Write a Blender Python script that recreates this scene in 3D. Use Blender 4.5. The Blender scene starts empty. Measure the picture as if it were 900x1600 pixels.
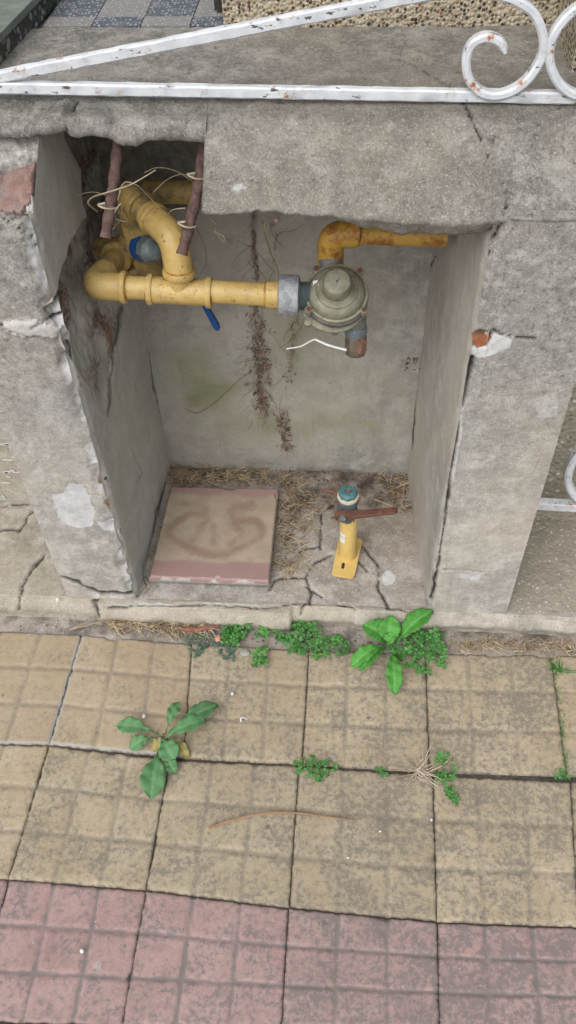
import bpy, math, random
import numpy as np
from mathutils import Vector, Matrix
random.seed(7); RNG = np.random.default_rng(7)
SC = bpy.context.scene
# ------------------------------------------------------------------ camera
F = 1325.36
CR = np.array([0.99792, 0.0628, 0]); FW = None
def _cam():
    p, y, r = map(math.radians, (-49.0305, 5.4804, -2.2701))
    cp, sp, cy, sy = math.cos(p), math.sin(p), math.cos(y), math.sin(y)
    fw = np.array([-sy*cp, cy*cp, sp]); rt = np.array([cy, sy, 0]); up = np.cross(rt, fw)
    c, s = math.cos(r), math.sin(r)
    return fw, c*rt+s*up, -s*rt+c*up
FW, RT, UP = _cam(); CAM = np.array([0.091, -0.8199, 1.2356])
cd = bpy.data.cameras.new('camera'); cd.sensor_fit = 'VERTICAL'; cd.sensor_height = 24; cd.sensor_width = 24
cd.lens = F/1600*24; cd.clip_start = 0.02; cd.clip_end = 200
cam = bpy.data.objects.new('camera', cd); SC.collection.objects.link(cam)
M = Matrix(((RT[0], UP[0], -FW[0], CAM[0]), (RT[1], UP[1], -FW[1], CAM[1]), (RT[2], UP[2], -FW[2], CAM[2]), (0, 0, 0, 1)))
cam.matrix_world = M; SC.camera = cam
# ------------------------------------------------------------------ light
W = bpy.data.worlds.new('World'); SC.world = W; W.use_nodes = True
wn = W.node_tree; bg = wn.nodes['Background']
sky = wn.nodes.new('ShaderNodeTexSky'); sky.sky_type = 'NISHITA'; sky.sun_disc = False
SUN_EL, SUN_AZ = math.radians(50), math.radians(203)
sky.sun_elevation = SUN_EL; sky.sun_rotation = SUN_AZ; sky.air_density = 1.0; sky.dust_density = 3.0
hs = wn.nodes.new('ShaderNodeHueSaturation'); hs.inputs['Saturation'].default_value = 0.35
wn.links.new(sky.outputs[0], hs.inputs['Color']); wn.links.new(hs.outputs[0], bg.inputs[0]); bg.inputs[1].default_value = 0.14
sl = bpy.data.lights.new('sun', 'SUN'); sl.energy = 1.05; sl.angle = math.radians(60); sl.color = (1.0, 0.97, 0.92)
sun = bpy.data.objects.new('sun', sl); SC.collection.objects.link(sun)
sd = Vector((math.sin(SUN_AZ)*math.cos(SUN_EL), math.cos(SUN_AZ)*math.cos(SUN_EL), math.sin(SUN_EL)))
sun.rotation_euler = sd.to_track_quat('Z', 'Y').to_euler()
SC.view_settings.view_transform = 'Standard'; SC.view_settings.look = 'None'
SC.view_settings.exposure = 0.5; SC.view_settings.gamma = 1; SC.view_settings.use_curve_mapping = False
# ------------------------------------------------------------------ geometry helpers
def ray(x, y): return FW + RT*(x-450)/F - UP*(y-800)/F
def PY(x, y, Y=0.0): d = ray(x, y); return CAM + d*(Y-CAM[1])/d[1]
def PZ(x, y, Z=0.0): d = ray(x, y); return CAM + d*(Z-CAM[2])/d[2]
def PX(x, y, X=0.0): d = ray(x, y); return CAM + d*(X-CAM[0])/d[0]
def pix(P):
    d = np.asarray(P) - CAM; z = d@FW
    return np.stack([450+F*(d@RT)/z, 800-F*(d@UP)/z], -1)
def hsh(ix, iy, iz, s):
    h = (ix.astype(np.int64)*374761393 + iy.astype(np.int64)*668265263 + iz.astype(np.int64)*2147483647 + s*144665) & 0xffffffff
    h = ((h ^ (h >> 13))*1274126177) & 0xffffffff
    h = ((h ^ (h >> 16))*2246822519) & 0xffffffff
    return ((h ^ (h >> 15)) & 0xffffff)/float(0xffffff)
def vn(P, f, s=0):
    Q = np.asarray(P)*f + 100.37; i = np.floor(Q).astype(np.int64); t = Q-i; t = t*t*(3-2*t); r = 0
    for a in (0, 1):
        for b in (0, 1):
            for c in (0, 1):
                w = (t[..., 0] if a else 1-t[..., 0])*(t[..., 1] if b else 1-t[..., 1])*(t[..., 2] if c else 1-t[..., 2])
                r = r + w*hsh(i[..., 0]+a, i[..., 1]+b, i[..., 2]+c, s)
    return r*2-1
def fbm(P, f, o=4, s=0, g=0.5):
    r = 0; a = 1; n = 0
    for k in range(o): r = r+a*vn(P, f*2**k, s+k*7); n += a; a *= g
    return r/n
def pdist(p, line):
    d = np.full(p.shape[:-1], 1e9)
    for a, b in zip(line[:-1], line[1:]):
        a = np.array(a, float); b = np.array(b, float); ab = b-a; t = np.clip(((p-a)@ab)/(ab@ab+1e-9), 0, 1)
        d = np.minimum(d, np.linalg.norm(p-(a+t[..., None]*ab), axis=-1))
    return d
def inside(p, poly):
    x, y = p[..., 0], p[..., 1]; r = np.zeros(x.shape, bool); n = len(poly)
    for k in range(n):
        x1, y1 = poly[k]; x2, y2 = poly[(k+1) % n]
        c = ((y1 > y) != (y2 > y)) & (x < (x2-x1)*(y-y1)/((y2-y1) if y2 != y1 else 1e-9)+x1); r ^= c
    return r
def soft(p, poly, w):      # 1 inside, fading to 0 over w (half outside)
    d = pdist(p, list(poly)+[poly[0]]); s = np.where(inside(p, poly), d, -d); return np.clip(s/w+0.5, 0, 1)
def jit(p, P, amp, f=60, s=3): return p + np.stack([vn(P, f, s), vn(P, f, s+5)], -1)*amp + np.stack([vn(P, f*4, s+1), vn(P, f*4, s+6)], -1)*amp*.45
def ss(a, b, x): t = np.clip((x-a)/(b-a), 0, 1); return t*t*(3-2*t)

def mesh_from(name, V, Fc, mat, parent=None, smooth=True, masks=None, matidx=None):
    me = bpy.data.meshes.new(name)
    V = np.asarray(V, np.float32)
    me.from_pydata([tuple(v) for v in V.tolist()], [], Fc if isinstance(Fc, list) else Fc.tolist())
    for m in (mat if isinstance(mat, (list, tuple)) else [mat]): me.materials.append(m)
    me.polygons.foreach_set('use_smooth', [smooth]*len(me.polygons))
    if matidx is not None: me.polygons.foreach_set('material_index', matidx)
    if True:
        masks = np.zeros((len(V), 4)) if masks is None else masks; a = me.color_attributes.new('mask', 'FLOAT_COLOR', 'POINT'); m = np.zeros((len(V), 4), np.float32); m[:len(masks)] = masks; a.data.foreach_set('color', m.ravel())
    me.update(); o = bpy.data.objects.new(name, me); SC.collection.objects.link(o)
    if parent: o.parent = parent
    return o
def gridfaces(nu, nv, off=0, flip=False):
    i = np.arange(nu*nv).reshape(nu, nv)+off
    a, b, c, d = i[:-1, :-1], i[1:, :-1], i[1:, 1:], i[:-1, 1:]
    f = np.stack([a, d, c, b] if flip else [a, b, c, d], -1).reshape(-1, 4); return f
BOXF = [(0, 1, 3, 2), (4, 6, 7, 5), (0, 4, 5, 1), (2, 3, 7, 6), (0, 2, 6, 4), (1, 5, 7, 3)]
def boxv(x0, x1, y0, y1, z0, z1): return [(x, y, z) for x in (x0, x1) for y in (y0, y1) for z in (z0, z1)]
class MB:
    def __init__(s): s.v = []; s.f = []; s.m = []
    def add(s, V, Fs, mi=0):
        o = len(s.v); s.v += [tuple(map(float, v)) for v in V]; s.f += [tuple(int(i)+o for i in f) for f in Fs]; s.m += [mi]*len(Fs)
    def box(s, x0, x1, y0, y1, z0, z1, mi=0): s.add(boxv(x0, x1, y0, y1, z0, z1), BOXF, mi)
    def tube(s, pts, rad, n=14, mi=0, cap=True, sq=None, twist=0):
        P = np.array(pts, float); m = len(P); R = np.full(m, rad) if np.isscalar(rad) else np.array(rad, float)
        T = np.gradient(P, axis=0); T /= np.linalg.norm(T, axis=1)[:, None]+1e-12
        u = np.cross(T[0], (0, 0, 1.)); 
        if np.linalg.norm(u) < 1e-3: u = np.cross(T[0], (0, 1., 0))
        u /= np.linalg.norm(u); V = []
        for k in range(m):
            u = u-T[k]*(u@T[k]); u /= np.linalg.norm(u); w = np.cross(T[k], u)
            for j in range(n):
                a = 2*math.pi*j/n+twist*k; r = R[k]
                if callable(sq): r = r*sq(a, k)
                V.append(P[k]+r*(math.cos(a)*u+math.sin(a)*w))
        Fs = [(k*n+j, k*n+(j+1) % n, (k+1)*n+(j+1) % n, (k+1)*n+j) for k in range(m-1) for j in range(n)]
        if cap: Fs += [tuple(range(n))[::-1], tuple(range((m-1)*n, m*n))]
        s.add(V, Fs, mi)
    def lathe(s, c, ax, prof, n=28, mi=0):     # prof: (distance along axis, radius)
        c = np.array(c, float); ax = np.array(ax, float); ax /= np.linalg.norm(ax)
        u = np.cross(ax, (0, 0, 1.)); u = u if np.linalg.norm(u) > 1e-3 else np.cross(ax, (0, 1., 0)); u /= np.linalg.norm(u); w = np.cross(ax, u)
        V = [c+ax*h+r*(math.cos(2*math.pi*j/n)*u+math.sin(2*math.pi*j/n)*w) for h, r in prof for j in range(n)]; m = len(prof)
        s.add(V, [(k*n+j, k*n+(j+1) % n, (k+1)*n+(j+1) % n, (k+1)*n+j) for k in range(m-1) for j in range(n)]+[tuple(range(n))[::-1], tuple(range((m-1)*n, m*n))], mi)
    def build(s, name, mat, parent=None, smooth=True, auto=True):
        o = mesh_from(name, s.v, s.f, mat, parent, smooth, matidx=s.m)
        if smooth and auto:
            me = o.data
            try: me.set_sharp_from_angle(angle=math.radians(38))
            except Exception: pass
        return o
def fillet(pts, r, n=7):
    P = [np.array(p, float) for p in pts]; out = [P[0]]
    for a, b, c in zip(P[:-2], P[1:-1], P[2:]):
        da = (a-b)/np.linalg.norm(a-b); dc = (c-b)/np.linalg.norm(c-b); rr = min(r, np.linalg.norm(a-b)*.49, np.linalg.norm(c-b)*.49)
        p0 = b+da*rr; p1 = b+dc*rr
        for k in range(n+1): t = k/n; out.append((1-t)**2*p0+2*t*(1-t)*b+t*t*p1)
    out.append(P[-1]); return out
def catmull(pts, n=6):
    P = [np.array(p, float) for p in pts]; P = [2*P[0]-P[1]]+P+[2*P[-1]-P[-2]]; o = []
    for i in range(1, len(P)-2):
        for k in range(n):
            t = k/n; a, b, c, d = P[i-1:i+3]
            o.append(.5*((2*b)+(c-a)*t+(2*a-5*b+4*c-d)*t*t+(3*b-a-3*c+d)*t**3))
    o.append(P[-2]); return o
def tag(o, label=None, cat=None, group=None, kind=None):
    if label: o['label'] = label
    if cat: o['category'] = cat
    if group: o['group'] = group
    if kind: o['kind'] = kind
    return o
def empty(name, loc=(0, 0, 0)):
    o = bpy.data.objects.new(name, None); o.location = loc; o.empty_display_size = .05; SC.collection.objects.link(o); return o
def thing(name, label, cat, loc=(0, 0, 0), group=None): return tag(empty(name, (0, 0, 0)), label, cat, group)
# ------------------------------------------------------------------ materials
class NT:
    def __init__(s, name, rough=.85, metal=0, spec=.3):
        s.m = bpy.data.materials.new(name); s.m.use_nodes = True; s.t = s.m.node_tree; s.n = s.t.nodes; s.l = s.t.links
        s.b = s.n['Principled BSDF']; s.b.inputs['Roughness'].default_value = rough; s.b.inputs['Metallic'].default_value = metal
        s.b.inputs['Specular IOR Level'].default_value = spec
        s.co = s.n.new('ShaderNodeTexCoord').outputs['Object']
    def setin(s, i, v):
        if isinstance(v, bpy.types.NodeSocket): s.l.new(v, i)
        elif isinstance(v, (tuple, list)): i.default_value = tuple(v) + ((1,) if len(v) == 3 and i.type == 'RGBA' else ())
        else: i.default_value = v
    def noise(s, sc, det=4, rough=.6, vec=None, dist=0):
        n = s.n.new('ShaderNodeTexNoise'); s.setin(n.inputs['Vector'], vec or s.co); n.inputs['Scale'].default_value = sc; n.inputs['Detail'].default_value = det
        n.inputs['Roughness'].default_value = rough; n.inputs['Distortion'].default_value = dist; return n.outputs['Fac']
    def voro(s, sc, out='Distance', vec=None, rnd=1, feat='F1'):
        n = s.n.new('ShaderNodeTexVoronoi'); n.feature = feat; s.setin(n.inputs['Vector'], vec or s.co); n.inputs['Scale'].default_value = sc; n.inputs['Randomness'].default_value = rnd; return n.outputs[out]
    def stretch(s, sc, off=(0, 0, 0)):
        n = s.n.new('ShaderNodeMapping'); s.l.new(s.co, n.inputs['Vector']); n.inputs['Scale'].default_value = sc; n.inputs['Location'].default_value = off; return n.outputs[0]
    def ramp(s, v, a, b, c=0, d=1):
        n = s.n.new('ShaderNodeMapRange'); n.interpolation_type = 'SMOOTHSTEP'; s.setin(n.inputs['Value'], v)
        for k, x in zip(('From Min', 'From Max', 'To Min', 'To Max'), (a, b, c, d)): n.inputs[k].default_value = x
        return n.outputs[0]
    def math(s, op, a, b=0.0):
        n = s.n.new('ShaderNodeMath'); n.operation = op; s.setin(n.inputs[0], a); s.setin(n.inputs[1], b); return n.outputs[0]
    def mix(s, f, a, b, mode='MIX'):
        n = s.n.new('ShaderNodeMix'); n.data_type = 'RGBA'; n.blend_type = mode; s.setin(n.inputs[0], f); s.setin(n.inputs[6], a); s.setin(n.inputs[7], b); return n.outputs[2]
    def pal(s, v, stops):
        n = s.n.new('ShaderNodeValToRGB'); s.setin(n.inputs[0], v); e = n.color_ramp.elements
        while len(e) < len(stops): e.new(.5)
        for k, (p, c) in enumerate(stops): e[k].position = p; e[k].color = tuple(c)+(1,)
        return n.outputs[0]
    def mask(s):
        n = s.n.new('ShaderNodeAttribute'); n.attribute_name = 'mask'; q = s.n.new('ShaderNodeSeparateColor'); s.l.new(n.outputs['Color'], q.inputs[0])
        return q.outputs[0], q.outputs[1], q.outputs[2], n.outputs['Alpha']
    def rnd(s): return s.n.new('ShaderNodeObjectInfo').outputs['Random']
    def done(s, col, bump=None, strength=.5, dist=.002, rough=None):
        s.setin(s.b.inputs['Base Color'], col)
        if rough is not None: s.setin(s.b.inputs['Roughness'], rough)
        if bump is not None:
            n = s.n.new('ShaderNodeBump'); s.setin(n.inputs['Height'], bump); n.inputs['Strength'].default_value = strength; n.inputs['Distance'].default_value = dist
            s.l.new(n.outputs[0], s.b.inputs['Normal'])
        return s.m
def concrete(name, base, dark, light, spots=.5, lich=.4, sandy=.5, seed=0, patch=(.60, .605, .61), darkspot=None, bias=0.0, zone=None):
    n = NT(name, .92); v = n.stretch((1, 1, 1), (seed, seed*.7, seed*1.3))
    big = n.noise(6, 5, .6, v); mid = n.noise(28, 6, .7, v); fine = n.noise(150, 4, .75, v); grit = n.noise(420, 3, .8, v)
    c = n.mix(n.ramp(big, .36+bias, .66+bias), dark, base); c = n.mix(n.ramp(mid, .42, .66, 0, .8), c, light); c = n.mix(n.ramp(mid, .46, .30, 0, .5), c, dark)
    c = n.mix(n.ramp(fine, .5, .75, 0, lich), c, light); c = n.mix(n.ramp(fine, .47, .3, 0, spots), c, darkspot or tuple(x*.45 for x in dark))
    c = n.mix(n.ramp(n.noise(2.6, 3, .6, v), .4, .62, 0, .5), c, tuple(x*k for x, k in zip(base, (1.10, 1.02, .91))))
    st = n.noise(48, 5, .65, n.stretch((1, 1, .11), (seed, 0, 0))); c = n.mix(n.ramp(st, .54, .72, 0, .42), c, dark); c = n.mix(n.ramp(st, .44, .30, 0, .22), c, light)
    zf = 1.0
    if zone:
        sx = n.n.new('ShaderNodeSeparateXYZ'); n.l.new(n.co, sx.inputs[0]); zf = n.ramp(n.math('ADD', sx.outputs[2], n.math('MULTIPLY', n.math('SUBTRACT', big, .5), .35)), zone[0], zone[1])
        c = n.mix(n.math('MULTIPLY', zf, .7), c, n.mix(n.ramp(n.noise(85, 6, .8, v), .38, .80), tuple(x*.62 for x in dark), light))
        c = n.mix(n.math('MULTIPLY', zf, n.ramp(n.noise(120, 5, .75, v), .52, .64, 0, .7)), c, tuple(x*.36 for x in dark))
    c = n.mix(n.ramp(n.noise(62, 5, .7, v), .60, .70, 0, spots), c, darkspot or tuple(x*.5 for x in dark))
    c = n.mix(n.math('MULTIPLY', n.ramp(grit, .53, .72), .6*sandy), c, tuple(min(1, x*1.7) for x in light)); c = n.mix(n.math('MULTIPLY', n.ramp(grit, .46, .30), .7*sandy), c, tuple(x*.5 for x in dark))
    R, G, B, A = n.mask()
    def edge(m, lo=.35, hi=.65): return n.ramp(n.math('ADD', m, n.math('MULTIPLY', n.math('SUBTRACT', fine, .5), .8)), lo, hi)
    c = n.mix(n.math('MULTIPLY', n.ramp(n.math('ADD', B, n.math('MULTIPLY', n.math('SUBTRACT', mid, .5), .9)), .1, .8), .8), c, n.mix(mid, (.105, .135, .045), (.19, .21, .09)))
    c = n.mix(edge(G), c, n.mix(n.ramp(mid, .35, .65), (.12, .085, .062), (.24, .14, .10)))
    c = n.mix(n.math('MULTIPLY', edge(R, .25, .8), n.ramp(n.noise(90, 5, .8, v), .3, .5, .45, .95)), c, n.mix(n.ramp(mid, .3, .7), tuple(x*.75 for x in patch), patch))
    c = n.mix(n.ramp(A, 0, 1), c, (.028, .025, .021))
    h = n.math('ADD', n.math('MULTIPLY', fine, .6), n.math('MULTIPLY', grit, .35)); h = n.math('ADD', h, n.math('MULTIPLY', mid, .35))
    return n.done(c, h, .55, .003)
M_SLAB = concrete('weathered_coping_concrete', (.205, .193, .172), (.13, .122, .108), (.34, .325, .292), .75, .7, .9, 1)
M_PILL = concrete('grey_cement_render', (.40, .378, .338), (.275, .264, .242), (.53, .51, .47), .45, .5, .6, 5, zone=(.30, .66))
M_LICH = concrete('lichen_spotted_render', (.27, .26, .235), (.13, .128, .118), (.42, .41, .385), .9, .6, .9, 9, darkspot=(.05, .05, .047))
M_SIDE = concrete('smooth_niche_plaster', (.45, .45, .42), (.35, .352, .335), (.53, .525, .49), .25, .2, .35, 12)
M_SIDER = concrete('pale_niche_plaster', (.42, .405, .375), (.32, .31, .285), (.52, .50, .465), .2, .25, .4, 15)
M_BACK = concrete('damp_back_plaster', (.345, .332, .298), (.24, .232, .212), (.42, .408, .372), .35, .15, .35, 21)
M_FLOOR = concrete('cracked_cement_floor', (.33, .298, .262), (.22, .195, .17), (.46, .43, .39), .4, .4, .9, 27)
M_PLIN = concrete('old_kerb_cement', (.36, .335, .285), (.25, .232, .197), (.48, .455, .405), .35, .35, .8, 33)
M_RUB = concrete('broken_mortar', (.24, .225, .20), (.10, .09, .08), (.42, .40, .36), .7, .6, 1, 41)

def m_tile(name, col, col2, grime, seed, amt, gro):
    n = NT(name, .9); v = n.stretch((1, 1, 1), (seed, seed, 0)); r = n.rnd()
    cb = n.n.new('ShaderNodeCombineXYZ'); n.l.new(n.math('MULTIPLY', r, 40.0), cb.inputs[0]); n.l.new(n.math('MULTIPLY', r, 23.0), cb.inputs[1])
    va = n.n.new('ShaderNodeVectorMath'); va.operation = 'ADD'; n.l.new(v, va.inputs[0]); n.l.new(cb.outputs[0], va.inputs[1]); v = va.outputs[0]
    big = n.noise(9, 4, .6, v); mid = n.noise(60, 5, .7, v); fine = n.noise(300, 4, .8, v)
    c = n.mix(n.ramp(big, .35, .65), col, col2); c = n.mix(n.ramp(fine, .35, .7, 0, .45), c, tuple(min(1, x*1.25) for x in col2)); c = n.mix(n.ramp(mid, .5, .3, 0, .45), c, tuple(x*.72 for x in col))
    R, G, B, A = n.mask()
    sp = n.noise(125, 6, .75, v); cl = n.math('ADD', n.noise(20, 4, .7, v), n.math('MULTIPLY', R, .2))
    q = n.math('ADD', n.math('MULTIPLY', sp, .7), n.math('MULTIPLY', cl, .4))
    g = n.ramp(q, .60-amt, .69-amt, 0, .72); g0 = n.ramp(q, .50-amt, .66-amt, 0, .35)
    gs = n.math('ADD', G, n.math('MULTIPLY', n.math('SUBTRACT', mid, .5), 1.3))
    g2 = n.ramp(gs, .25, .95, 0, gro)
    c = n.mix(g0, c, grime); c = n.mix(g, c, grime); c = n.mix(g2, c, grime)
    c = n.mix(n.ramp(n.noise(480, 2, .8), .42, .28, 0, .4), c, tuple(x*.55 for x in col))
    c = n.mix(n.ramp(n.noise(33, 3, .6, v), .70, .73, 0, .65), c, (.10, .10, .09))
    c = n.mix(n.math('MULTIPLY', n.ramp(n.math('ADD', B, n.math('MULTIPLY', n.math('SUBTRACT', fine, .5), 1.2)), .3, .9), .85), c, (.40, .385, .35)); c = n.mix(n.ramp(A, 0, 1), c, (.11, .10, .085))
    c = n.mix(n.math('MULTIPLY', r, .18), c, (.14, .125, .10))
    return n.done(c, n.math('ADD', n.math('MULTIPLY', fine, .5), mid), .45, .0015)
M_TY = m_tile('yellow_pavement_cement', (.37, .297, .195), (.43, .358, .252), (.19, .17, .14), 0, .006, .5)
M_TP = m_tile('pink_pavement_cement', (.34, .218, .203), (.40, .275, .255), (.18, .16, .15), 4, .022, .9)
M_TO = m_tile('ochre_pavement_cement', (.385, .292, .185), (.44, .36, .25), (.22, .195, .16), 8, -.012, .65)

def simple(name, stops, sc=60, rough=.7, metal=0, bump=.3, bd=.001, det=5, spec=.4, noise2=None):
    n = NT(name, rough, metal, spec); f = n.noise(sc, det, .7); c = n.pal(f, stops)
    if noise2: c = n.mix(n.ramp(n.noise(noise2[0], 6, .75), noise2[1], noise2[2]), c, noise2[3])
    return n.done(c, n.noise(sc*6, 3, .7), bump, bd)
M_YEL = None
n = NT('chipped_yellow_paint', .42, 0, .5)
c = n.mix(n.ramp(n.noise(25, 4), .35, .65), (.47, .32, .10), (.56, .405, .15)); c = n.mix(n.ramp(n.noise(90, 5, .75), .52, .68, 0, .65), c, (.38, .27, .12))
c = n.mix(n.ramp(n.noise(150, 5, .8), .60, .64), c, (.22, .095, .035)); c = n.mix(n.ramp(n.noise(22, 5, .75), .52, .70, 0, .55), c, (.31, .235, .12))
M_YEL = n.done(c, n.noise(170, 5, .8), .5, .001)
n = NT('dirty_yellow_paint', .55, 0, .4)
c = n.mix(n.ramp(n.noise(25, 4), .35, .65), (.34, .235, .075), (.45, .31, .11)); c = n.mix(n.ramp(n.noise(60, 6, .8), .46, .62), c, (.17, .14, .085))
c = n.mix(n.ramp(n.noise(150, 5, .8), .62, .68), c, (.16, .06, .02)); M_YELD = n.done(c, n.noise(150, 5, .8), .5, .001)
n = NT('rust_streaked_yellow_paint', .5, 0, .4)
c = n.mix(n.ramp(n.noise(40, 6, .8), .44, .62), (.50, .30, .055), (.28, .10, .025)); M_YELR = n.done(c, n.noise(150, 5, .8), .5, .001)
M_CREAMY = simple('pale_yellow_paint', [(.35, (.56, .38, .12)), (.65, (.64, .46, .17))], 40, .45, noise2=(120, .68, .72, (.2, .14, .07)))
n = NT('peeling_white_paint', .38, 0, .5)
c = n.mix(n.ramp(n.noise(60, 4), .3, .7), (.53, .56, .59), (.66, .685, .71)); c = n.mix(n.ramp(n.noise(70, 5, .7), .60, .66, 0, .7), c, (.50, .43, .42))
c = n.mix(n.ramp(n.noise(120, 4, .7, n.stretch((.45, 1, 1))), .625, .655), c, (.10, .09, .085))
rr = n.noise(38, 6, .8, n.stretch((1, 1, 1), (3.1, 0, 0))); c = n.mix(n.ramp(rr, .56, .64, 0, .45), c, (.50, .36, .27)); c = n.mix(n.ramp(rr, .62, .67), c, (.33, .12, .035)); M_WHITE = n.done(c, n.noise(130, 5, .75), .5, .0012)
n = NT('galvanised_zinc', .5, .35, .5); c = n.pal(n.voro(210, 'Color'), [(.2, (.27, .29, .31)), (.8, (.42, .44, .46))]); M_ZINC = n.done(c, n.noise(240, 4, .8), .9, .002)
M_ALU = simple('dull_olive_aluminium', [(.3, (.15, .145, .105)), (.5, (.235, .225, .165)), (.7, (.31, .30, .235))], 55, .55, .25, .5, .001, noise2=(120, .56, .7, (.10, .092, .07)))
M_ALUD = simple('grimy_die_cast_body', [(.35, (.13, .125, .11)), (.65, (.24, .235, .215))], 70, .65, .2, .5, .001)
M_BLUEG = simple('blue_grey_brass', [(.35, (.13, .16, .165)), (.65, (.22, .27, .28))], 80, .55, .3, .5, .001)
M_BRASS = simple('tarnished_brown_brass', [(.35, (.10, .08, .06)), (.65, (.19, .155, .115))], 80, .55, .25, .5, .001)
M_TEAL = simple('verdigris_teal', [(.35, (.05, .13, .14)), (.65, (.10, .225, .235))], 80, .6, .1)
M_DTEAL = simple('dark_oxidised_brass', [(.35, (.055, .085, .095)), (.65, (.14, .18, .19))], 130, .6, .3, .6)
M_RUST = simple('rusted_lever_steel', [(.3, (.07, .035, .025)), (.55, (.145, .062, .043)), (.75, (.22, .11, .08))], 70, .75, .1, .6, .001)
M_REBAR = simple('rusted_reinforcing_steel', [(.3, (.06, .036, .032)), (.5, (.115, .068, .058)), (.75, (.18, .12, .105))], 90, .85, .05, .8, .0015)
M_COPPER = simple('red_oxide_fitting', [(.35, (.15, .085, .06)), (.65, (.24, .13, .095))], 90, .6)
M_BLUE = simple('blue_plastic', [(.35, (.008, .06, .22)), (.65, (.012, .085, .30))], 60, .4)
M_CREAM = simple('cream_thread_sealant', [(.35, (.55, .45, .30)), (.65, (.70, .60, .44))], 60, .7)
M_LABEL = simple('white_sticker', [(.35, (.60, .62, .60)), (.65, (.75, .76, .74))], 90, .6)
M_BLK = simple('dark_void', [(.35, (.02, .018, .016)), (.65, (.04, .035, .03))], 90, .9)
M_STRAW = NT('dry_straw', .85); r_ = M_STRAW.noise(35, 3); M_STRAW = M_STRAW.done(M_STRAW.pal(M_STRAW.math('ADD', M_STRAW.math('MULTIPLY', r_, .5), M_STRAW.math('MULTIPLY', M_STRAW.noise(300, 1), .5)), [(.36, (.12, .08, .045)), (.47, (.32, .235, .14)), (.6, (.50, .41, .27))]))
M_ROOT = simple('brown_rootlets', [(.3, (.11, .065, .042)), (.55, (.22, .145, .095)), (.75, (.36, .27, .18))], 60, .9)
M_PALEROOT = simple('pale_dry_root', [(.3, (.22, .175, .115)), (.7, (.44, .38, .28))], 60, .85)
M_DEBRIS = simple('leaf_crumbs', [(.3, (.07, .045, .03)), (.5, (.18, .115, .08)), (.7, (.32, .25, .19))], 90, .95, det=2)
M_SOIL = simple('dirty_joint_mortar', [(.3, (.09, .08, .066)), (.5, (.17, .155, .13)), (.75, (.26, .24, .21))], 60, .95, 0, .8, .004)
M_BRICK = simple('red_clay_brick', [(.3, (.19, .12, .10)), (.5, (.27, .165, .14)), (.75, (.33, .27, .24))], 40, .9, 0, .9, .003, noise2=(60, .48, .62, (.20, .18, .16)))
M_ORANGE = simple('raw_orange_brick', [(.3, (.20, .075, .035)), (.6, (.34, .13, .06))], 90, .9)
M_BROWNGLAZE = simple('terracotta_stick', [(.3, (.17, .06, .045)), (.7, (.27, .11, .08))], 60, .7)
M_PINKST = simple('pink_chip', [(.3, (.55, .26, .20)), (.7, (.65, .36, .29))], 60, .8)
M_STONE = simple('pale_chip', [(.3, (.45, .44, .41)), (.7, (.72, .71, .68))], 60, .7)
def m_leaf(name, a, b, vein, sub=.15):
    n = NT(name, .62, 0, .25); R, G, B, A = n.mask(); c = n.mix(n.noise(70, 5, .7), a, b); c = n.mix(n.ramp(n.noise(260, 3, .7), .62, .75, 0, .5), c, tuple(x*1.6 for x in b)); c = n.mix(n.math('MULTIPLY', n.rnd(), .45), c, tuple(x*1.5+.02 for x in b)); c = n.mix(R, c, vein); c = n.mix(n.ramp(n.noise(28, 4, .7), .52, .72, 0, .5), c, tuple(x*.55+.05 for x in b)); c = n.mix(n.ramp(n.noise(130, 4, .8), .64, .70), c, (.28, .24, .14)); c = n.mix(G, c, (.30, .22, .07))
    return n.done(c, n.noise(160, 3, .7), .5, .0015)
M_LEAFA = m_leaf('dusty_green_leaf', (.050, .145, .050), (.085, .205, .080), (.14, .28, .13))
M_LEAFB = m_leaf('bright_green_leaf', (.035, .16, .022), (.075, .26, .04), (.12, .36, .08))
M_LEAFY = m_leaf('yellowing_leaf', (.16, .22, .06), (.30, .24, .09), (.35, .33, .15))
n = NT('clover_green', .55, 0, .3); c = n.pal(n.noise(90, 3, .7), [(.3, (.035, .13, .025)), (.55, (.075, .23, .05)), (.75, (.13, .32, .09))]); M_CLOV = n.done(c)
n = NT('grey_green_spurge', .6, 0, .3); c = n.pal(n.noise(90, 3, .7), [(.3, (.045, .095, .06)), (.6, (.10, .17, .11))]); M_SPUR = n.done(c)
def m_pebble(name, scale, cols, mortar, spread=1.0, bst=.8):
    n = NT(name, .85); d = n.voro(scale, 'Distance'); cc = n.voro(scale, 'Color'); q = n.n.new('ShaderNodeSeparateColor'); n.l.new(cc, q.inputs[0])
    c = n.pal(q.outputs[0], cols); c = n.mix(n.ramp(d, .42*spread, .60*spread), c, mortar); c = n.mix(n.ramp(n.noise(16, 5, .7), .45, .7, 0, .45), c, tuple(x*.6 for x in mortar))
    return n.done(c, n.math('SUBTRACT', 1, d), bst, .004)
M_PEB = m_pebble('washed_pebble_finish', 230, [(0, (.045, .035, .03)), (.2, (.05, .04, .035)), (.24, (.30, .22, .13)), (.5, (.43, .37, .26)), (.78, (.50, .45, .35)), (.84, (.22, .10, .05)), (.94, (.07, .055, .05))], (.40, .35, .26))
M_PEBR = m_pebble('worn_pebbledash', 115, [(0, (.22, .19, .14)), (.4, (.30, .26, .19)), (.75, (.38, .33, .25)), (.97, (.62, .60, .55))], (.34, .31, .25), .8)
M_AGG = m_pebble('exposed_aggregate_cement', 170, [(0, (.24, .215, .17)), (.4, (.30, .27, .215)), (.75, (.37, .335, .27)), (.95, (.55, .53, .48))], (.31, .28, .225), .7, .3)
M_DARKT = m_pebble('dark_flecked_terrazzo', 120, [(0, (.045, .05, .045)), (.6, (.075, .08, .072)), (.8, (.30, .30, .27))], (.06, .065, .06))
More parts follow.
